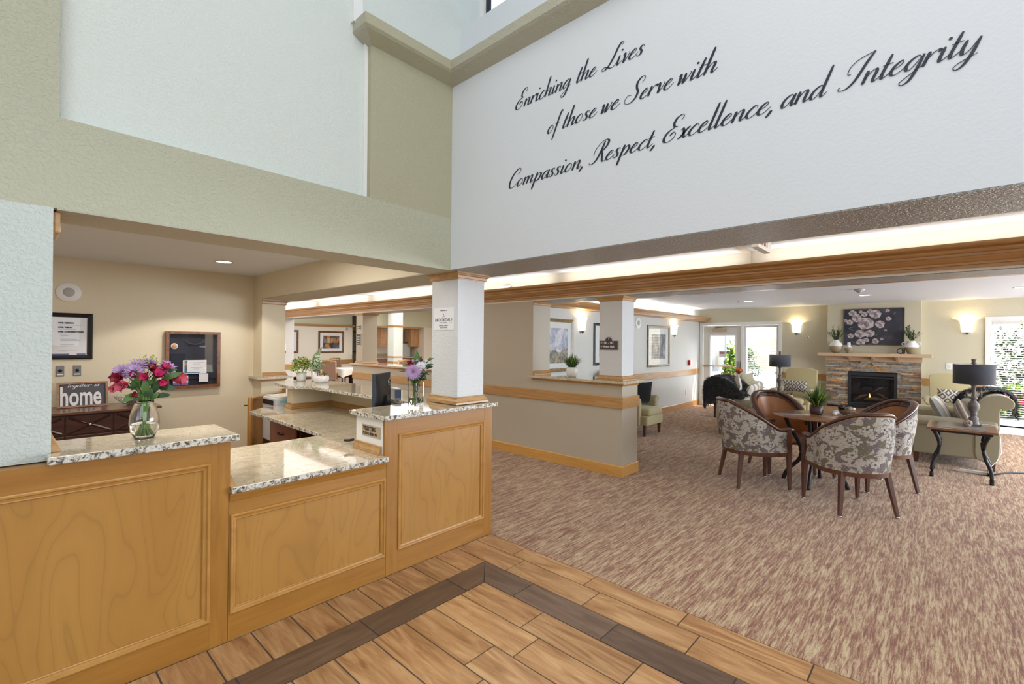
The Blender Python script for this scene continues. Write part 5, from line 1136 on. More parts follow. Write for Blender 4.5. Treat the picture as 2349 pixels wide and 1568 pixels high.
for (px, py, r) in roses:
    y0, z0 = px2w(px, py); R0 = r/142*.99; b = [MB(), MB(), MB()]
    for ring, (q, nn) in enumerate(((1.0, 7), (.78, 6), (.56, 5), (.34, 4), (.16, 3))):
        for k in range(nn):
            a = 2*PI*k/nn+ring*.7+random.uniform(-.25, .25); rr = R0*q*random.uniform(.88, 1.12)
            m = b[(ring+k) % 2 if ring else (1 if k % 2 else 0)]; pts_ = []
            for j in range(7): th = a-.62+1.24*j/6; pts_.append((th, rr*(1+.06*math.sin(j*2+k))))
            inner = [(th, rad*.66) for th, rad in pts_[::-1]]
            xq = 11.995-.0006*ring-.0002*k
            vs = [(xq, y0-math.cos(th)*rad*.95, z0+math.sin(th)*rad*.88) for th, rad in pts_+inner]; m.add(vs, [(i, i+1, 13-i-1, 13-i) for i in range(6)])
    for j in range(18): pass
    b[2].add([(11.9955, y0-math.cos(2*PI*j/18)*R0*.95*(1+.14*math.sin(j*1.75+px)), z0+math.sin(2*PI*j/18)*R0*.88*(1+.14*math.sin(j*1.75+px))) for j in range(18)], [tuple(range(18))])
    mm_ = ('rose_a', 'rose_b', 'rose_c'); r_ = b[2].build('painted_rose', mm_[2], pt)
    for q in (0, 1): b[q].build('petal_strokes', mm_[q], r_)
lv = MB()
for (px, py, qx, qy) in ((1955, 745, 1938, 741), (1962, 748, 1948, 752), (2012, 770, 2020, 764), (2052, 722, 2060, 716), (1956, 782, 1966, 787), (1996, 790, 2008, 786), (1948, 752, 1962, 757), (2000, 730, 2008, 734)):
    y0, z0 = px2w(px, py); y1, z1 = px2w(qx, qy); lv.leaf((11.994, y0, z0), (11.994, y1, z1), .012, .0, (1, 0, 0), fold=0)
lv.build('painted_leaves', 'oil_leaf', pt)

# ---------------------------------------------------------------- vases on the mantel
def olive_vase(label, c, handles, seed):
    t = thing('olive_vase', label, 'vase', c); random.seed(seed)
    pf = [(.05, 0), (.085, .02), (.125, .085), (.132, .13), (.115, .19), (.07, .235), (.055, .25), (.065, .27), (.055, .27), (.045, .25)]
    if handles: pf = [(.055, 0), (.06, .01), (.09, .06), (.118, .12), (.12, .16), (.10, .20), (.07, .225), (.075, .25), (.066, .25), (.06, .225)]
    v = MB().lathe([(a*.92, b) for a, b in pf], seg=32).build('vase_body', 'dipped', t, world=False)
    if handles:
        for s in (-1, 1): MB().tube([(0, s*(.085+.028+.028*math.cos(a)), .195+.028*math.sin(a)) for a in [2*PI*k/12 for k in range(12)]], .009, 7, closed=True).build('handle', 'ceramic', v, world=False)
    b = MB(); sm = MB()
    for k in range(15):
        a = random.uniform(0, 6.28); sp = random.uniform(.04, .20); hgt = random.uniform(.16, .34)
        p = [Vector((math.cos(a)*sp*q*.75, math.sin(a)*sp*q, .22+hgt*(q**.8))) for q in (0, .3, .6, 1)]; sm.tube(p, .002, 4)
        for j in range(22):
            q = .2+.8*j/21; i = min(2, int(q*3)); f = q*3-i; pp = p[i].lerp(p[min(3, i+1)], min(1, f)); d = Vector((random.uniform(-1, 1), random.uniform(-1, 1), random.uniform(-.1, 1))).normalized()
            b.leaf(pp, pp+d*random.uniform(.04, .065), .0085, .1)
    b.build('olive_foliage', 'leaf_olive', t, world=False)['kind'] = 'stuff'; sm.build('stems', 'stem', t, world=False)['kind'] = 'stuff'
    return t
olive_vase('round white and tan dipped vase of olive sprigs at the left mantel end', (11.84, 1.67, 1.40), False, 2)
olive_vase('two-handled white and tan vase of olive sprigs at the right mantel end', (11.84, .465, 1.40), True, 3)
bv = MB().lathe([(a*.95, b) for a, b in [(.05, 0), (.045, .012), (.035, .02), (.075, .06), (.078, .09), (.05, .13), (.026, .15), (.03, .17), (.036, .185), (.026, .205), (.034, .22), (.03, .22), (.024, .205)]], (0, 0, 0), 28).build('bud_vase', 'dipped'); bv.location = (11.84, 1.45, 1.40)
tag(bv, 'small gourd-shaped white and tan vase beside the larger round one', 'vase')
rg = MB()
for k, rzz in enumerate((0, 1.1)): rg.tube([Vector((.02*math.sin(rzz)*0+math.sin(rzz)*.05*math.cos(a), math.cos(rzz)*.05*math.cos(a)-.045*k, .052+.05*math.sin(a))) for a in [2*PI*i/20 for i in range(20)]], .007, 7, closed=True)
rgo = rg.build('ring_ornament', 'iron'); rgo.location = (11.82, .625, 1.404); tag(rgo, 'black interlocking ring ornament with a tealight on the mantel', 'ornament')

# ---------------------------------------------------------------- wall sconces
def sconce(label, p, axis, energy=6):
    t = thing('wall_sconce', label, 'wall lamp', p, 0 if axis == 'x' else PI/2)   # bulges toward -x local
    pf = [(.045, 0), (.07, .01), (.082, .06), (.086, .12), (.09, .17), (.10, .20), (.115, .225)]
    a0, a1 = PI/2, 3*PI/2
    MB().lathe(pf, (0, 0, 0), 24, cap=False, a0=a0, a1=a1).build('glass_shade', 'glow_shade', t, world=False, solid=.003)
    MB().lathe([(0, -.045), (.012, -.04), (.012, -.03), (.03, -.012), (.04, 0), (.0, .002)], (-.035, 0, 0), 14).build('finial', 'bronze', t, world=False)
    MB().box(-.01, 0, -.05, .05, -.01, .18).build('back_plate', 'bronze', t, world=False)
    l = lamp('sconce_bulb', 'POINT', (0, 0, 0), energy, (1, .80, .50), radius=.03)
    m = Matrix.Translation(p) @ Euler((0, 0, 0 if axis == 'x' else PI/2)).to_matrix().to_4x4(); l.location = m @ Vector((-.045, 0, .19)); return t
sconce('lit frosted sconce left of the fireplace, above the armchair', (12.168, 2.46, 1.825), 'x')
sconce('lit frosted sconce right of the fireplace, above the lamp shade', (12.168, -.31, 1.82), 'x')
sconce('lit frosted sconce between two pictures, seen over the half wall', (6.80, 4.648, 1.76), 'y')
sconce('lit frosted sconce right of the gold-framed picture on the grey wall', (10.58, 4.648, 1.76), 'y')
# ---------------------------------------------------------------- pictures on the grey wall
M['gilt'] = wood('gilt_frame', srgb(120, 98, 66), srgb(170, 146, 104), (6, 6, 6), .35, .3); M['mat_white'] = plain('mat_white', srgb(226, 230, 226), .7)
def art(name, build): N = NT(name); build(N); N.rough(.6); return N.m
def landscape(N):
    v = N.coord(); s = N.n('ShaderNodeSeparateXYZ'); N.l(v, s.inputs[0]); n = N.noise(v, 7, 5, .6, .6); n2 = N.noise(v, 16, 4, .7)
    sky = N.ramp(n, [(.42, srgb(162, 168, 192)), (.52, srgb(196, 200, 214)), (.6, srgb(222, 222, 226))]); land = N.ramp(n2, [(.4, srgb(100, 108, 108)), (.52, srgb(150, 144, 126)), (.62, srgb(190, 168, 140))])
    N.col(N.mix(N.math('GREATER_THAN', N.math('ADD', s.outputs[2], N.math('MULTIPLY', n, .25)), 1.56), land, sky))
def misty(N):
    v = N.coord((3, 3, 1.2)); n = N.noise(v, 3, 5, .6, .5); N.col(N.ramp(n, [(.35, srgb(74, 80, 84)), (.5, srgb(134, 140, 144)), (.65, srgb(196, 200, 202))]))
framed('framed_picture', 'large gilt-framed landscape with clouds and a hill, behind the potted grass plant', None, 5.62, 6.55, 1.08, 1.945, .055, .03, 'gilt', .10, 'mat_white', art('art_landscape', landscape), y=4.649)
framed('framed_picture', 'dark charcoal-framed picture partly hidden by the square column', None, 7.20, 8.10, 1.15, 1.92, .05, .03, 'char', .13, 'mat_white', art('art_blue', misty), y=4.649)
framed('framed_picture', 'gilt-framed misty print reflecting window blinds, near the fire alarm', None, 9.27, 10.33, 1.05, 1.95, .05, .04, 'gilt', .14, 'mat_white', art('art_mist', misty), y=4.649)
al = thing('fire_alarm', 'small red and white fire alarm box on the grey wall near the door', 'alarm', (11.5, 4.64, 1.1)); box('alarm_body', 11.44, 11.50, 4.60, 4.649, 1.03, 1.16, 'red', al, .004); box('alarm_face', 11.50, 11.57, 4.605, 4.649, 1.03, 1.16, 'white', al, .004)
ol = thing('wall_outlet', 'white outlet plate low on the grey wall', 'outlet', (11.35, 4.649, .37)); box('outlet_plate', 11.31, 11.38, 4.642, 4.649, .31, .43, 'white', ol, .002)
for z in (.345, .395): box('socket', 11.33, 11.36, 4.639, 4.642, z-.015, z+.015, 'offwhite', ol)
wsb = thing('light_switch', 'white double light switch between the fireplace and the window', 'switch', (12.165, -.07, 1.18)); box('switch_plate', 12.162, 12.17, -.115, -.03, 1.12, 1.235, 'white', wsb, .002); box('rocker', 12.157, 12.162, -.09, -.055, 1.145, 1.21, 'offwhite', wsb, .002)
ch_ = thing('door_chime', 'tiny white round sensor with black centre on the khaki wall', 'sensor', (12.165, 2.24, 1.73)); MB().lathe([(.03, 0), (.028, .015), (0, .018)], seg=18, mat=rot_at((12.17, 2.24, 1.732), 0, 0, -PI/2)).build('sensor_body', 'white', ch_); MB().lathe([(.011, 0), (0, .002)], seg=12, mat=rot_at((12.152, 2.24, 1.732), 0, 0, -PI/2)).build('sensor_eye', 'black', ch_)
# ---------------------------------------------------------------- ceiling fixtures
def downlight(label, x, y, z, spot):
    t = thing('recessed_light', label, 'ceiling light', (x, y, z)); MB().lathe([(.085, 0), (.095, -.004), (.078, -.006), (.075, .0)], (x, y, z), 32, cap=False).build('trim_ring', 'white', t)
    MB().lathe([(.076, -.002), (0, -.0022)], (x, y, z), 32).build('lamp_disc', 'glow_down', t)
    lamp('downlight_spot', 'SPOT', (x, y, z-.02), spot, (1, .93, .82), radius=.06).data.spot_size = math.radians(125)
downlight('recessed light in the office ceiling behind the green header', 1.65, 5.90, 2.42, 60)
downlight('recessed living room light nearest the door', 10.17, 2.91, 2.43, 35)
downlight('recessed living room light in front of the rose painting', 10.12, 1.02, 2.43, 35)
downlight('recessed living room light at the right edge of the view', 10.1, -.83, 2.43, 35)
sp_ = thing('sprinkler_head', 'small ceiling sprinkler left of the living room light', 'sprinkler', (9.91, 3.02, 2.40)); MB().lathe([(.02, 2.43), (.02, 2.424), (.006, 2.42), (.006, 2.395), (.022, 2.39), (0, 2.388)], (9.91, 3.02, 0), 14).build('sprinkler_body', 'steel', sp_)
sm_ = thing('smoke_detector', 'round grey smoke detector on the living room ceiling before the painting', 'detector', (8.98, .97, 2.38)); MB().lathe([(.07, 2.43), (.075, 2.42), (.06, 2.40), (.035, 2.385), (.03, 2.375), (0, 2.373)], (8.98, .97, 0), 24).build('detector_body', plain('detector_grey', srgb(186, 184, 180), .5), sm_)
ex = thing('exit_sign', 'hanging EXIT sign with red letters under the hall ceiling', 'sign', (3.85, 1.0, 2.35))
box('sign_housing', 3.67, 4.0, .985, 1.035, 2.255, 2.445, 'offwhite', ex, .004); text('sign_lettering', 'EXIT', .17, (3.70, .9835, 2.285), (1, 0, 0), Z, 'red', ex, .001, sx=.62, bold=.002)
rb = thing('emergency_unit', 'small white box with a short cable on the cove wall near the column', 'device', (4.83, 4.62, 2.31)); box('unit_box', 4.80, 4.858, 4.50, 4.68, 2.24, 2.35, 'white', rb, .004); MB().tube([(4.82, 4.50, 2.32), (4.82, 4.47, 2.31), (4.82, 4.46, 2.26)], .003, 5).build('unit_cable', 'black', rb)
# power strip and floor cord
ps = thing('power_strip', 'white power strip on the carpet under the side table', 'power strip', (8.2, -.25, 0)); box('strip_body', 8.05, 8.10, -.42, -.12, .002, .035, 'offwhite', ps, .004); box('strip_switch', 8.055, 8.095, -.15, -.13, .035, .04, 'red', ps)
fc_ = MB().tube([(8.08, -.44, .012), (8.4, -.6, .01), (8.5, -.75, .01), (8.9, -1.3, .01), (9.2, -1.8, .01)], .008, 6).build('floor_cord', 'black'); tag(fc_, 'black cord running across the carpet from the power strip', 'cord')
# ---------------------------------------------------------------- potted plants
def grass_plant(label, loc, potpf, potmat, n, L, seed, zt, mats=('leaf', 'leaf_dark', 'leaf_lime'), w=.0045, sag=.6):
    t = thing('potted_grass', label, 'plant', loc); random.seed(seed)
    MB().lathe(potpf, seg=32).build('pot', potmat, t, world=False)
    bs = {m: MB() for m in mats}
    for k in range(n):
        a = random.uniform(0, 6.28); out = random.uniform(.05, 1)**.8; l = L*random.uniform(.75, 1.1); r0 = random.uniform(0, .03)
        m = bs[random.choices(mats, (5, 4, 2))[0]]; p0 = Vector((math.cos(a)*r0, math.sin(a)*r0, zt)); vs = []
        side = Vector((-math.sin(a), math.cos(a), 0))
        for i in range(5):
            q = i/4; h = l*(q*(1-.25*out)-sag*out*q*q*.55); rr = l*out*.8*q
            c = p0+Vector((math.cos(a)*rr, math.sin(a)*rr, h)); ww = w*(1-q**2)+.0003; vs += [c-side*ww, c+side*ww]
        m.add(vs, [(2*i, 2*i+1, 2*i+3, 2*i+2) for i in range(4)], True)
    for m in mats: bs[m].build('grass_blades', m, t, world=False)['kind'] = 'stuff'
    return t
grass_plant('spiky green grass plant in a ribbed white pot on the half wall', (5.02, 3.565, 1.113), [(.045, 0), (.062, .01), (.075, .05), (.076, .08), (.07, .115), (.062, .125), (.055, .122), (.055, .10)], 'ceramic', 260, .20, 1, .105, sag=.25)
grass_plant('airy green grass plant in a dark oxblood pot on the round table', (6.30, 1.07, .769), [(.055, 0), (.06, .005), (.066, .02), (.066, .10), (.062, .10), (.06, .08), (0, .08)], 'pot_dark', 240, .30, 2, .08, sag=.7, w=.005)
# shells in a bowl
sbw = thing('shell_bowl', 'rustic bowl of shells and a wire bow on the round table', 'bowl', (6.43, .80, .769))
MB().lathe([(.03, 0), (.05, .01), (.075, .04), (.085, .065), (.08, .065), (.07, .04)], seg=20).build('bowl_body', wood('bowl_bark', srgb(96, 76, 62), srgb(146, 124, 104), (8, 8, 8), .7, 0), sbw, world=False)
random.seed(8)
for k, (x, y, z, r, m) in enumerate(((.0, .05, .085, .045, 'char'), (.03, -.02, .08, .035, 'cream_fabric'), (-.03, -.03, .075, .03, 'sofa'), (-.05, .09, .03, .04, 'petal_white'), (-.09, .10, .018, .03, 'petal_white'), (.0, -.06, .075, .025, 'petal_white'))):
    MB().ball((x, y, z), r, 12, 8, (1, .8, .65)).build('shell', m, sbw, world=False)
b = MB()
for a in (.5, 1.1, 2.0, 2.6): b.tube([Vector((.0, -.03+.0, .10))+Vector((0, math.cos(a), math.sin(a)))*(.05*(1-math.cos(q)))+Vector((0, -math.sin(a), math.cos(a)))*(.022*math.sin(q)) for q in [2*PI*i/16 for i in range(16)]], .0018, 5, closed=True)
b.build('wire_bow', 'iron', sbw, world=False)
# three small plants on the rear ledge
fp1 = thing('potted_plant', 'bushy lime-green fern in a white speckled pot, first of the three on the ledge', 'plant', (2.44, 5.72, 1.063)); random.seed(21)
MB().lathe([(.045, 0), (.05, .01), (.062, .10), (.058, .10), (.056, .08), (0, .08)], seg=26).build('pot', 'ceramic', fp1, world=False)
b = MB(); b2 = MB()
for k in range(520):
    a = random.uniform(0, 6.28); ph = random.uniform(-.55, 1.4); r = random.uniform(.06, .135); p = Vector((math.cos(a)*math.cos(ph)*r, math.sin(a)*math.cos(ph)*r, .16+math.sin(ph)*r*.95)); d = Vector((random.uniform(-1, 1), random.uniform(-1, 1), random.uniform(-.6, .8))).normalized()
    (b if k % 3 else b2).leaf(p, p+d*.028, .009, .1, n=3)
b.build('fern_foliage', 'leaf_lime', fp1, world=False)['kind'] = 'stuff'; b2.build('fern_foliage', 'leaf', fp1, world=False)['kind'] = 'stuff'
fp2 = thing('potted_plant', 'broad variegated leaves in a plain white pot, rising behind the two smaller pots', 'plant', (2.56, 5.58, 1.063)); random.seed(22)
MB().lathe([(.05, 0), (.056, .01), (.062, .12), (.058, .12), (.055, .10), (0, .10)], seg=26).build('pot', 'ceramic', fp2, world=False)
for (tx, ty, tz, wd) in ((.0, .20, .19, .035), (-.05, .12, .22, .045), (.02, -.10, .37, .04), (-.04, -.05, .26, .05), (.05, .03, .24, .05), (-.02, -.24, .17, .022), (.03, -.18, .21, .03), (.0, .02, .30, .045), (-.08, -.1, .12, .035), (.0, .15, .12, .03), (.07, -.02, .20, .04), (-.02, -.16, .10, .03)):
    MB().leaf((tx*.12, ty*.12, .10), (tx*1.1, ty*1.15, tz*1.12), wd*1.15, .22, n=8).build('leaf', 'leaf_var', fp2, world=False)
fp3 = thing('potted_plant', 'small succulents in a low fluted white bowl, lowest of the three on the ledge', 'plant', (2.50, 5.33, 1.063)); random.seed(23)
b = MB(); m = 56
for j, (r, z) in enumerate(((.05, 0), (.068, .01), (.084, .035), (.084, .06), (.078, .08), (.072, .08), (.07, .06))):
    pass
pf = [(.055, 0), (.072, .01), (.086, .035), (.086, .06), (.08, .08), (.073, .08), (.07, .06)]
vs = []; fs = []
for j, (r, z) in enumerate(pf):
    for i in range(m): a = 2*PI*i/m; rr = r*(1+(.03 if i % 4 < 2 else -.02)*(1 if 0 < j < 5 else 0)); vs.append((math.cos(a+z*6)*rr, math.sin(a+z*6)*rr, z))
for j in range(len(pf)-1):
    for i in range(m): fs.append((j*m+i, j*m+(i+1) % m, (j+1)*m+(i+1) % m, (j+1)*m+i))
b.add(vs, fs, True).build('fluted_bowl', 'ceramic', fp3, world=False)
MB().lathe([(.072, .065), (0, .07)], seg=20).build('soil', 'char', fp3, world=False)
for (x, y, hh, mt, nn) in ((0, .045, .10, 'leaf', 9), (.0, -.0, .07, 'leaf_lime', 9), (.02, -.045, .06, 'leaf_olive', 10), (-.03, .02, .09, 'pink', 3), (-.02, -.03, .12, 'pink', 2)):
    q = MB()
    for k in range(nn): a = 2*PI*k/nn; q.leaf((x, y, .066), (x+math.cos(a)*.03, y+math.sin(a)*.03, .066+hh*random.uniform(.6, 1)), .006, .2, n=4)
    q.build('succulent', mt, fp3, world=False)

# ---------------------------------------------------------------- flowers
def mum(c, r, mat, par, n=46, dirn=(0, -1, .4), w=.004):
    c = Vector(c); nz = Vector(dirn).normalized(); u = nz.cross(Vector((.2, .1, 1))).normalized(); v = nz.cross(u); b = MB()
    for k in range(n):
        a = 2.399*k; q = math.sqrt((k+.5)/n); el = (1-q)*1.3; d = (u*math.cos(a)+v*math.sin(a))*math.cos(el)+nz*math.sin(el)
        b.leaf(c+d*r*.08, c+d*r*random.uniform(.8, 1.05)-nz*r*.15*q, w, .12, nz, 4, .3)
    return b.build('bloom', mat, par)
def lily(c, r, mat, par, dirn):
    c = Vector(c); nz = Vector(dirn).normalized(); u = nz.cross(Vector((.2, .1, 1))).normalized(); v = nz.cross(u); b = MB()
    for k in range(6):
        a = PI/3*k; d = (u*math.cos(a)+v*math.sin(a))*.62+nz*.9; b.leaf(c, c+d.normalized()*r, r*.36, .22 if k % 2 else .1, nz, 6, .35)
    return b.build('bloom', mat, par)
v1 = thing('flower_vase', 'clear egg-shaped glass vase of pink and lilac flowers on the raised ledge', 'vase', (.468, 2.885, 1.066)); VX, VY, VZ = .468, 2.885, 1.066
pf = [(.0, .004), (.034, .004), (.040, .012), (.052, .035), (.0585, .07), (.056, .105), (.045, .145), (.036, .17), (.0345, .185), (.0375, .185), (.039, .17), (.048, .145), (.0595, .105), (.062, .07), (.055, .033), (.043, .01), (.040, .0), (0, 0)]
MB().lathe(pf, (VX, VY, VZ), 40).build('glass_body', 'glass', v1)
MB().lathe([(0, .006), (.034, .006), (.0395, .013), (.0515, .036), (.0575, .066), (.057, .072), (0, .072)], (VX, VY, VZ), 36).build('water', 'water', v1)
random.seed(31)
for k in range(11):
    a = 2*PI*k/11; r0 = .028; top_ = (VX+math.cos(a+2.4)*.03*random.uniform(.3, 1), VY+math.sin(a+2.4)*.03, VZ+.20)
    MB().tube([(VX+math.cos(a)*r0, VY+math.sin(a)*r0*.8, VZ+.016), (VX-math.cos(a)*.006, VY-math.sin(a)*.006, VZ+.10), top_, (VX-math.cos(a)*.07*random.uniform(.4, 1), VY-math.sin(a)*.05, VZ+.29)], .0042, 7).build('stem', 'stem', v1)
for (dx, dy, dz, r, di) in ((-.085, -.0, .320, .046, (-.6, -.6, .55)), (-.025, .01, .345, .048, (-.1, -.5, .85)), (.02, .02, .36, .034, (0, -.4, 1)), (.085, .0, .335, .048, (.5, -.5, .75)), (-.045, -.03, .325, .042, (-.3, -.8, .5)), (.07, .03, .32, .035, (.8, -.2, .5))):
    mum((VX+dx, VY+dy, VZ+dz), r*1.1, 'lilac', v1, 60, di, .0055)
for (dx, dy, dz, r, mt, di) in ((.035, -.045, .30, .045, 'magenta', (.1, -.9, .5)), (.0, -.05, .295, .038, 'magenta', (-.6, -.8, .3)), (.05, -.04, .275, .035, 'magenta', (.2, -1, -.1)), (.105, -.02, .285, .055, 'pink', (.7, -.7, .0)), (-.09, -.02, .30, .045, 'crimson', (-.7, -.7, .1)), (-.07, -.03, .27, .05, 'pink', (-.8, -.6, -.1)),
                               (.07, -.01, .325, .04, 'magenta', (.2, -.7, .7)), (.025, .0, .325, .035, 'crimson', (0, -.7, .7)), (-.05, -.02, .305, .032, 'crimson', (-.1, -.9, .4)), (-.105, .0, .26, .03, 'pink', (-.8, -.3, -.4)), (-.045, -.04, .235, .028, 'crimson', (-.2, -.4, -.9))):
    lily((VX+dx, VY+dy-.01, VZ+dz), r*1.25, mt, v1, di)
for (x0, z0, x1, z1, w_, mt) in ((-.03, .22, -.10, .185, .016, 'leaf'), (.06, .28, .15, .315, .014, 'leaf'), (.05, .245, .115, .235, .018, 'leaf_dark'), (-.02, .25, .03, .285, .018, 'leaf'), (.03, .20, .10, .205, .014, 'leaf_dark'), (-.005, .21, -.01, .30, .016, 'leaf'), (-.04, .26, -.03, .33, .014, 'leaf'), (.03, .22, .05, .29, .014, 'leaf_dark'), (.0, .20, .02, .25, .018, 'leaf_dark'),
                             (-.05, .24, -.06, .29, .014, 'leaf_dark'), (.06, .23, .08, .29, .012, 'leaf'), (-.02, .19, -.06, .22, .014, 'leaf_dark'), (.02, .19, .05, .22, .012, 'leaf'), (-.06, .25, -.11, .27, .01, 'leaf'), (.09, .32, .12, .335, .008, 'leaf')):
    MB().leaf((VX+x0, VY-.03, VZ+z0), (VX+x1, VY-.05+random.uniform(-.02, .02), VZ+z1), w_, .18, (0, -1, .4), 7).build('leaf', mt, v1)
b = MB(); g2 = MB()
for k in range(240):
    a = random.uniform(0, 6.28); h = random.uniform(.19, .40); rr = .07*math.sin(PI*min(1, (h-.17)/.26))*random.uniform(.2, 1); p = Vector((VX+.015+math.cos(a)*rr*1.2, VY+math.sin(a)*rr, VZ+h)); d = Vector((random.uniform(-1, 1), random.uniform(-1, 1), random.uniform(-.3, 1))).normalized()
    (b if h < .31 else g2).leaf(p, p+d*(.035 if h < .31 else .012), .006 if h < .31 else .003, .1, n=3)
b.build('filler_leaves', 'leaf_dark', v1)['kind'] = 'stuff'; g2.build('goldenrod', 'yellowgreen', v1)['kind'] = 'stuff'
v2 = thing('flower_vase', 'square clear glass vase with a spidery lilac bloom, beside the column', 'vase', (2.07, 2.875, 1.064)); VX, VY, VZ = 2.07, 2.875, 1.0635
gl = MB().box(-.04, .04, -.04, .04, 0, .012, rot_at((VX, VY, VZ), .15))
mt_ = rot_at((VX, VY, VZ), .15)
for a in range(4): gl.box(-.041, .041, -.041, -.036, .012, .185, mt_ @ Euler((0, 0, a*PI/2)).to_matrix().to_4x4())
gl.build('glass_body', 'glass', v2); MB().box(-.0355, .0355, -.0355, .0355, .013, .075, mt_).build('water', 'water', v2)
random.seed(41)
for k in range(12): MB().tube([mt_ @ Vector((random.uniform(-.03, .03), random.uniform(-.03, .03), .016)), mt_ @ Vector((random.uniform(-.015, .015), random.uniform(-.015, .015), .10)), mt_ @ Vector((random.uniform(-.03, .03), random.uniform(-.03, .03), .20)), mt_ @ Vector((random.uniform(-.06, .06), random.uniform(-.03, .03), .27))], .003, 6).build('stem', 'leaf' if k % 2 else 'stem', v2)
V = lambda a, d, z: Vector((VX, VY, VZ))+Vector((.735, -.678, 0))*a+Vector((-.678, -.735, 0))*d+Vector((0, 0, z))
mum(V(-.015, .05, .262), .070, 'lilac', v2, 110, (-.7, -.7, .15), .0022)
mum(V(.035, .02, .305), .042, 'petal_white', v2, 90, (-.6, -.7, .5), .004); mum(V(-.045, .0, .325), .028, 'crimson', v2, 40, (-.7, -.6, .4), .006); mum(V(.035, .0, .345), .02, 'crimson', v2, 30, (-.5, -.7, .6), .005)
for (a, z) in ((.075, .345), (.09, .33), (.08, .315), (.07, .295), (.062, .33), (.072, .28)): mum(V(a, .0, z), .014, 'petal_white', v2, 14, (-.7, -.7, .4), .004)
for (a, z) in ((-.02, .345), (.01, .35), (-.05, .29), (.055, .34)): mum(V(a, .01, z), .016, 'lilac', v2, 14, (-.7, -.7, .5), .003)
for (a0, z0, a1, z1, w_) in ((.01, .30, .005, .42, .024), (-.03, .29, -.09, .325, .008), (-.04, .26, -.13, .262, .006), (-.03, .24, -.06, .19, .016), (.05, .29, .13, .32, .013), (.05, .28, .125, .30, .012), (.07, .32, .11, .375, .007), (.08, .34, .13, .365, .008), (.03, .22, .09, .26, .014), (.04, .20, .08, .215, .01), (-.03, .20, -.07, .235, .01), (.0, .19, .03, .25, .016), (.03, .20, .05, .27, .016), (-.01, .18, -.03, .24, .014), (.02, .32, .04, .38, .012), (.0, .2, .0, .29, .016), (.06, .25, .10, .24, .006), (.04, .26, .08, .20, .01)):
    MB().leaf(V(a0, -.01, z0), V(a1, random.uniform(-.02, .02), z1), w_, .15, (-.6, -.6, .4), 7).build('leaf', random.choice(('leaf', 'leaf_dark', 'leaf_dark')), v2)
b = MB()
for k in range(220):
    h = random.uniform(.03, .30); rr = .026 if h < .19 else .055; p = V(random.uniform(-rr, rr), random.uniform(-rr, rr)*.8, h); d = Vector((random.uniform(-1, 1), random.uniform(-1, 1), random.uniform(-.2, 1))).normalized(); b.leaf(p, p+d*.022, .004, .1, n=3)
b.build('filler_leaves', 'leaf_dark', v2)['kind'] = 'stuff'
# wire bowl with moss ball on the sideboard
wbl = thing('wire_bowl', 'shallow silver wire bowl holding a moss ball on the sideboard', 'bowl', (.955, 6.6, .826))
b = MB()
for k in range(22):
    a = 2*PI*k/22; b.tube([Vector((.955+math.cos(a+q*1.6)*(.03+.13*q), 6.6+math.sin(a+q*1.6)*(.03+.10*q), .828+.10*q**1.6)) for q in [i/8 for i in range(9)]], .0018, 4)
    b.tube([Vector((.955+math.cos(a-q*1.6)*(.03+.13*q), 6.6+math.sin(a-q*1.6)*(.03+.10*q), .828+.10*q**1.6)) for q in [i/8 for i in range(9)]], .0018, 4)
b.build('wire_mesh', 'silver', wbl); MB().ball((.965, 6.6, .895), .065, 20, 12, (1.15, 1, .85)).build('moss_ball', paint('moss', srgb(142, 136, 92), 1, 40, .9, .02), wbl)

# ---------------------------------------------------------------- dining room
def dining_chair(label, loc, rz, group):
    t = thing('dining_chair', label, 'chair', loc, rz, group)      # faces +x
    MB().box(-.22, .24, -.23, .23, .42, .48).build('seat', fabric('seat_brown', srgb(104, 76, 60)), t, .015, world=False)
    MB().grid(lambda u, v: Vector((-.235-.07*v, (u-.5)*.40, .52+.43*v)), 2, 5, False).build('back_panel', fabric('back_taupe', srgb(128, 102, 88), srgb(166, 144, 124), 60), t, world=False, solid=.03)
    for s in (-1, 1):
        MB().tube([(-.22, s*.215, 0), (-.215, s*.215, .45), (-.24, s*.215, .6), (-.32, s*.215, .98)], .02, 6).build('leg', 'trim', t, world=False); MB().tube([(.22, s*.21, 0), (.22, s*.21, .45)], [.014, .022], 6).build('leg', 'trim', t, world=False)
        MB().tube([(.20, s*.22, .45), (.16, s*.235, .64), (-.05, s*.235, .66), (-.26, s*.225, .68)], .017, 6).build('armrest', 'trim', t, world=False)
    MB().tube([(-.32, -.23, .985), (-.335, 0, 1.0), (-.32, .23, .985)], .022, 6).build('crest_rail', 'trim', t, world=False); return t
dc = dining_chair('dining chair with its dark back to the hall, nearest the half wall end', (6.12, 12.62, 0), math.radians(60), 'dining chairs')
dup(dc, (7.22, 13.85, 0), math.radians(-65), 'dining chair with speckled back beyond the white table, under the framed picture')
dup(dc, (5.9, 13.85, 0), math.radians(-60), 'dining chair behind the lime fern, against the dining wall')
dup(dc, (8.0, 12.1, 0), math.radians(100), 'dining chair showing its curved top between two columns')
dup(dc, (7.0, 12.35, 0), math.radians(150), 'dining chair seen side-on below the white tablecloth')
def cloth_table(label, loc):
    t = thing('dining_table', label, 'table', loc); 
    MB().box(-.5, .5, -.5, .5, .70, .735).build('tabletop', 'trim', t, world=False); MB().lathe([(.28, 0), (.28, .03), (.05, .06), (.05, .70)], seg=18).build('pedestal', 'espresso', t, world=False); return t
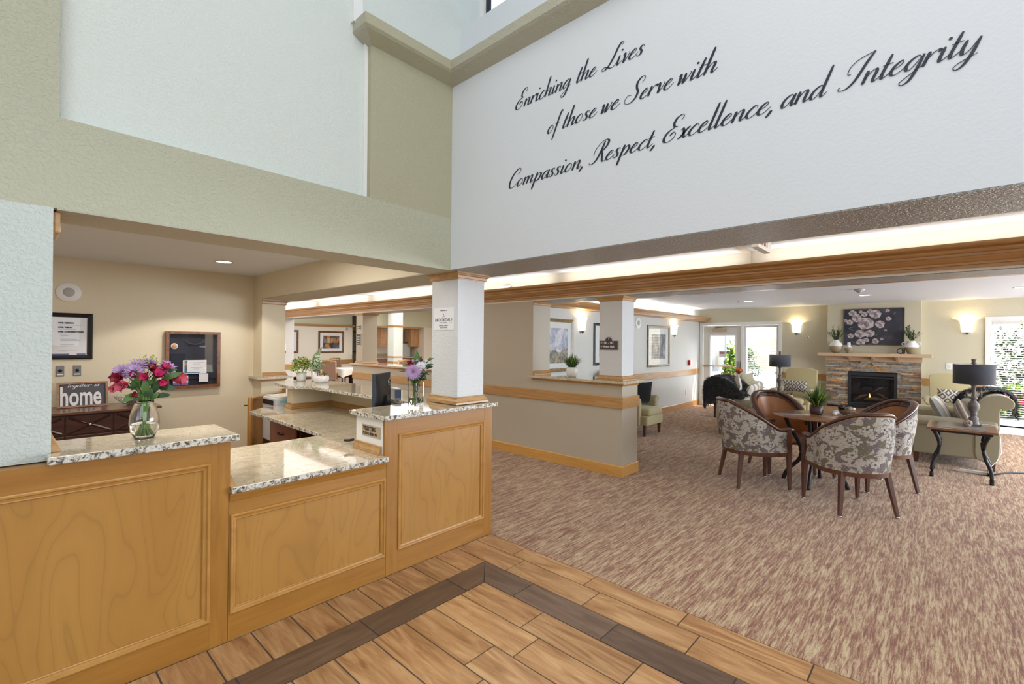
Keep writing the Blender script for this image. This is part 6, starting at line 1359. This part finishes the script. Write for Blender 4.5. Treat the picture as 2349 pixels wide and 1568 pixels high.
def cloth(label, loc):
    b = MB(); b.box(-.52, .52, -.52, .52, .736, .742); n = 40
    def P(u, v):
        a = u*4; k = int(a) % 4; f = a-int(a); c = [(-1, -1), (1, -1), (1, 1), (-1, 1)]; x = c[k][0]+(c[(k+1) % 4][0]-c[k][0])*f; y = c[k][1]+(c[(k+1) % 4][1]-c[k][1])*f
        d = .14+.10*abs(2*f-1)**2; return Vector((x*(.525+.02*v*math.sin(u*60)), y*(.525+.02*v*math.cos(u*50)), .742-d*v))
    b.grid(P, n, 4, closeu=True); o = b.build('tablecloth', plain('linen', srgb(232, 230, 226), .8)); o.location = loc; return tag(o, label, 'tablecloth')
tt = cloth_table('square dining table under a white cloth, beside the tan column', (7.05, 13.1, 0)); cloth('white tablecloth on the dining table beside the tan column', (7.05, 13.1, 0))
tt2 = dup(tt, (5.42, 13.35, 0), 0, 'square dining table under a white cloth, behind the leafy ledge plants'); cloth('white tablecloth behind the leafy plants of the ledge', (5.42, 13.35, 0))
for lab, loc in (('folded teal napkin on the white cloth by the tan column', (7.0, 12.8, .745)), ('folded teal napkin on the white cloth behind the ledge plants', (5.5, 13.1, .745))):
    q = MB()
    for k in range(5): a = 1.26*k; q.leaf((0, 0, 0), (math.cos(a)*.09, math.sin(a)*.09, .10), .035, .1)
    o = q.build('napkin', plain('linen_teal', srgb(150, 196, 188), .8)); o.location = loc; tag(o, lab, 'napkin')
M['still'] = art('art_still_life', lambda N: N.col(N.ramp(N.voro(N.coord((3, 1, 3)), 3, 'F1', 1), [(.0, srgb(60, 56, 58)), (.35, srgb(92, 84, 84)), (.5, srgb(180, 130, 76)), (.62, srgb(120, 70, 56)), (.8, srgb(96, 100, 108))], 'CONSTANT')))
M['bronze_frame'] = wood('bronze_frame', srgb(78, 52, 30), srgb(140, 100, 58), (6, 6, 6), .4, .3)
pd = framed('framed_picture', 'brown-framed still life of books and bottles on the dining room wall', None, 6.76, 7.61, 1.165, 1.865, .055, .035, 'bronze_frame', .10, 'paper', M['still'], y=14.629, glass=False)
for k, (x, w_, h_, c) in enumerate(((6.93, .09, .13, (128, 128, 134)), (7.05, .10, .15, (206, 170, 110)), (7.165, .06, .15, (190, 150, 90)), (7.26, .07, .15, (150, 132, 112)), (7.36, .06, .12, (196, 120, 60)))):
    box('painted_book', x, x+w_, 14.61, 14.614, 1.48, 1.48+h_, plain('book_%d' % k, srgb(*c), .7), pd)
framed('framed_picture', 'brown-framed red print, half hidden by the pale pilaster', None, 5.30, 6.13, 1.17, 1.87, .055, .035, 'bronze_frame', .13, 'paper', art('art_red', lambda N: N.col(N.ramp(N.noise(N.coord((2, 1, 2)), 4, 4), [(.4, srgb(70, 50, 50)), (.5, srgb(150, 70, 60)), (.6, srgb(170, 120, 90))]))), y=14.629, glass=False)
framed('framed_picture', 'pale framed seascape glimpsed beyond the dining wall corner', None, 8.95, 9.9, 1.12, 1.92, .05, .03, 'trim', .13, 'paper', art('art_sea', lambda N: N.col(N.ramp(N.noise(N.coord((1, 1, 6)), 2, 3), [(.4, srgb(150, 156, 180)), (.55, srgb(200, 190, 180))]))), y=16.599, glass=False)
c3 = thing('column', 'pale square column in front of the knotty pine cabinets', 'column', (8.3, 12.65, 0)); box('shaft', 8.15, 8.48, 12.5, 12.83, 0, 2.7, 'niche', c3)
for z, h in ((1.06, .03), (.80, .13)): MB().sweep([(0, 0), (.02, 0), (.02, h), (0, h)], ringpath(8.15, 8.48, 12.5, 12.83, z), Z, True).build('band_moulding', 'trim_x', c3)
MB().sweep([(0, 0), (.02, 0), (.04, .05), (0, .05)], ringpath(8.15, 8.48, 12.5, 12.83, 2.0), Z, True).build('band_moulding', 'trim_x', c3)
def cabinet(label, x0, x1, y0, y1, z0, z1):
    t = thing('wall_cabinet', label, 'cabinet', ((x0+x1)/2, y0, z0)); box('body', x0, x1, y0, y1, z0, z1, 'pine', t)
    d = MB().box(x0+.01, x1-.01, y0-.02, y0-.001, z0+.01, z1-.01).build('door', 'pine', t, .004); MB().sweep([(0, 0), (-.02, .0), (-.02, .012), (0, .006)], [(x0+.07, y0-.02, z0+.07), (x0+.07, y0-.02, z1-.07), (x1-.07, y0-.02, z1-.07), (x1-.07, y0-.02, z0+.07)][::-1], (0, -1, 0), True).build('door_panel', 'pine', d)
    MB().ball((x0+.04, y0-.03, z0+.3), .012).build('knob', 'bronze', d)
cabinet('knotty pine wall cabinet between the tan column and the pale column', 8.44, 8.98, 13.72, 14.05, 1.37, 1.985)
cabinet('knotty pine wall cabinet above the silver refrigerator, right of the pale column', 9.62, 10.02, 13.72, 14.05, 1.37, 1.985)
kb = thing('base_cabinet', 'brown kitchenette base cabinets under a tan stone counter', 'cabinet', (9.0, 14, 0)); box('body', 7.9, 9.95, 13.8, 14.34, 0, .97, 'cherry', kb); box('backsplash', 7.9, 9.95, 14.30, 14.34, 1.01, 1.12, 'granite_warm', kb)
tag(box('kitchenette_counter', 7.9, 9.97, 13.76, 14.34, .972, 1.005, 'granite_warm'), 'tan stone kitchenette counter below the pine cabinets', 'worktop')
fr = thing('refrigerator', 'silver compact refrigerator on the kitchenette counter', 'refrigerator', (9.55, 14.0, 1.0)); box('fridge_body', 9.40, 9.70, 13.88, 14.2, 1.006, 1.50, 'steel', fr, .01); box('fridge_door', 9.395, 9.705, 13.85, 13.879, 1.01, 1.48, plain('fridge_silver', srgb(190, 194, 198), .25, .7), fr, .01); box('fridge_top', 9.395, 9.705, 13.85, 14.2, 1.50, 1.515, 'black', fr)
dsp = thing('soap_dispenser', 'white dispenser on the pale pilaster in the far hall', 'dispenser', (4.82, 12.7, 1.3)); MB().box(4.88, 5.0, 12.66, 12.75, 1.27, 1.47).build('dispenser_body', 'white', dsp, .015); MB().box(4.89, 4.99, 12.66, 12.74, 1.22, 1.268).build('dispenser_tray', 'char', dsp)
# ---------------------------------------------------------------- outdoors
st(box('ground_patio', 12.32, 34, -14, 14, -.15, -.05, paint('concrete', srgb(196, 192, 186), .4, 20, .9)))
nb = thing('neighbouring_wing', 'pinkish sided building wing with a white trimmed window, outside the door', 'building', (14.6, 5.2, 0))
sid = MB().box(12.6, 17.0, 5.05, 5.4, -.1, 3.2).build('wall', plain('siding_base', srgb(206, 190, 172), .8), nb)
for k in range(15):
    box('siding_board', 12.58, 17.0, 5.02-.012, 5.05, .55+k*.17, .55+k*.17+.162, plain('siding_cream', srgb(214, 200, 182), .8) if k == 0 else bpy.data.materials['siding_cream'], nb)
box('lower_siding', 12.58, 17.0, 4.98, 5.05, -.1, .50, plain('siding_rose', srgb(156, 116, 108), .8), nb); box('water_table', 12.58, 17.0, 4.95, 5.05, .50, .56, 'white', nb)
wf = MB().sweep([(0, 0), (.10, 0), (.10, .03), (0, .03)], [(14.0, 5.0, .75), (14.0, 5.0, 2.2), (15.2, 5.0, 2.2), (15.2, 5.0, .75)][::-1], (0, -1, 0), True).build('window', 'white', nb); box('pane', 14.0, 15.2, 5.0, 5.01, .75, 2.2, plain('dark_pane', srgb(110, 120, 128), .1), wf)
box('corner_post', 16.9, 17.1, 4.9, 5.4, -.1, 3.2, 'white', nb)
def shrub(label, c, r, seed, n=1500, mats=('leaf', 'leaf_dark'), flower=None):
    t = thing('shrub', label, 'shrub', c); random.seed(seed)
    for m_ in mats:
        b = MB()
        for k in range(n):
            a = random.uniform(0, 6.28); ph = math.asin(random.uniform(-.3, 1)); q = random.uniform(.75, 1)*(1+.15*math.sin(a*5)+.12*math.sin(ph*9+a*3)); p = Vector((math.cos(a)*math.cos(ph)*r[0]*q, math.sin(a)*math.cos(ph)*r[1]*q, r[2]*.35+math.sin(ph)*r[2]*q)); d = Vector((random.uniform(-1, 1), random.uniform(-1, 1), random.uniform(-.5, 1))).normalized(); b.leaf(p, p+d*.13, .04, .1, n=2)
        b.build('foliage', m_, t, world=False)['kind'] = 'stuff'
    MB().tube([(0, 0, -.05), (0, 0, r[2]*.5)], .05, 6).build('trunk', 'log', t, world=False)
    core = MB().ball((0, 0, r[2]*.4), 1, 16, 10, (r[0]*.6, r[1]*.6, r[2]*.6)).build('inner_foliage', 'leaf_dark', t, world=False)
    if flower:
        b = MB()
        for k in range(60): a = random.uniform(0, 6.28); p = Vector((math.cos(a)*r[0], math.sin(a)*r[1], random.uniform(.2, r[2]))); b.ball(p, .05, 6, 4)
        b.build('blossom', flower, t, world=False)['kind'] = 'stuff'
    return t
shrub('tall leafy hedge outside the window beside the lamp', (18.5, -2.9, 0), (1.2, 2.0, 2.1), 1, 2600); shrub('dense green hedge filling the far end of the patio', (24.0, 7.8, 0), (1.0, 1.3, 1.3), 2)
shrub('low green shrub with pink blossom outside the window', (15.6, -1.0, 0), (.5, .7, .5), 3, 700, ('leaf', 'leaf_lime'), 'magenta'); shrub('green shrub outside the glass door', (14.6, 4.62, 0), (.22, .2, 1.1), 4, 500, ('leaf', 'leaf_lime'))
shrub('broad dark hedge closing off the garden', (20.5, -8.0, 0), (1.5, 2.6, 2.6), 5)
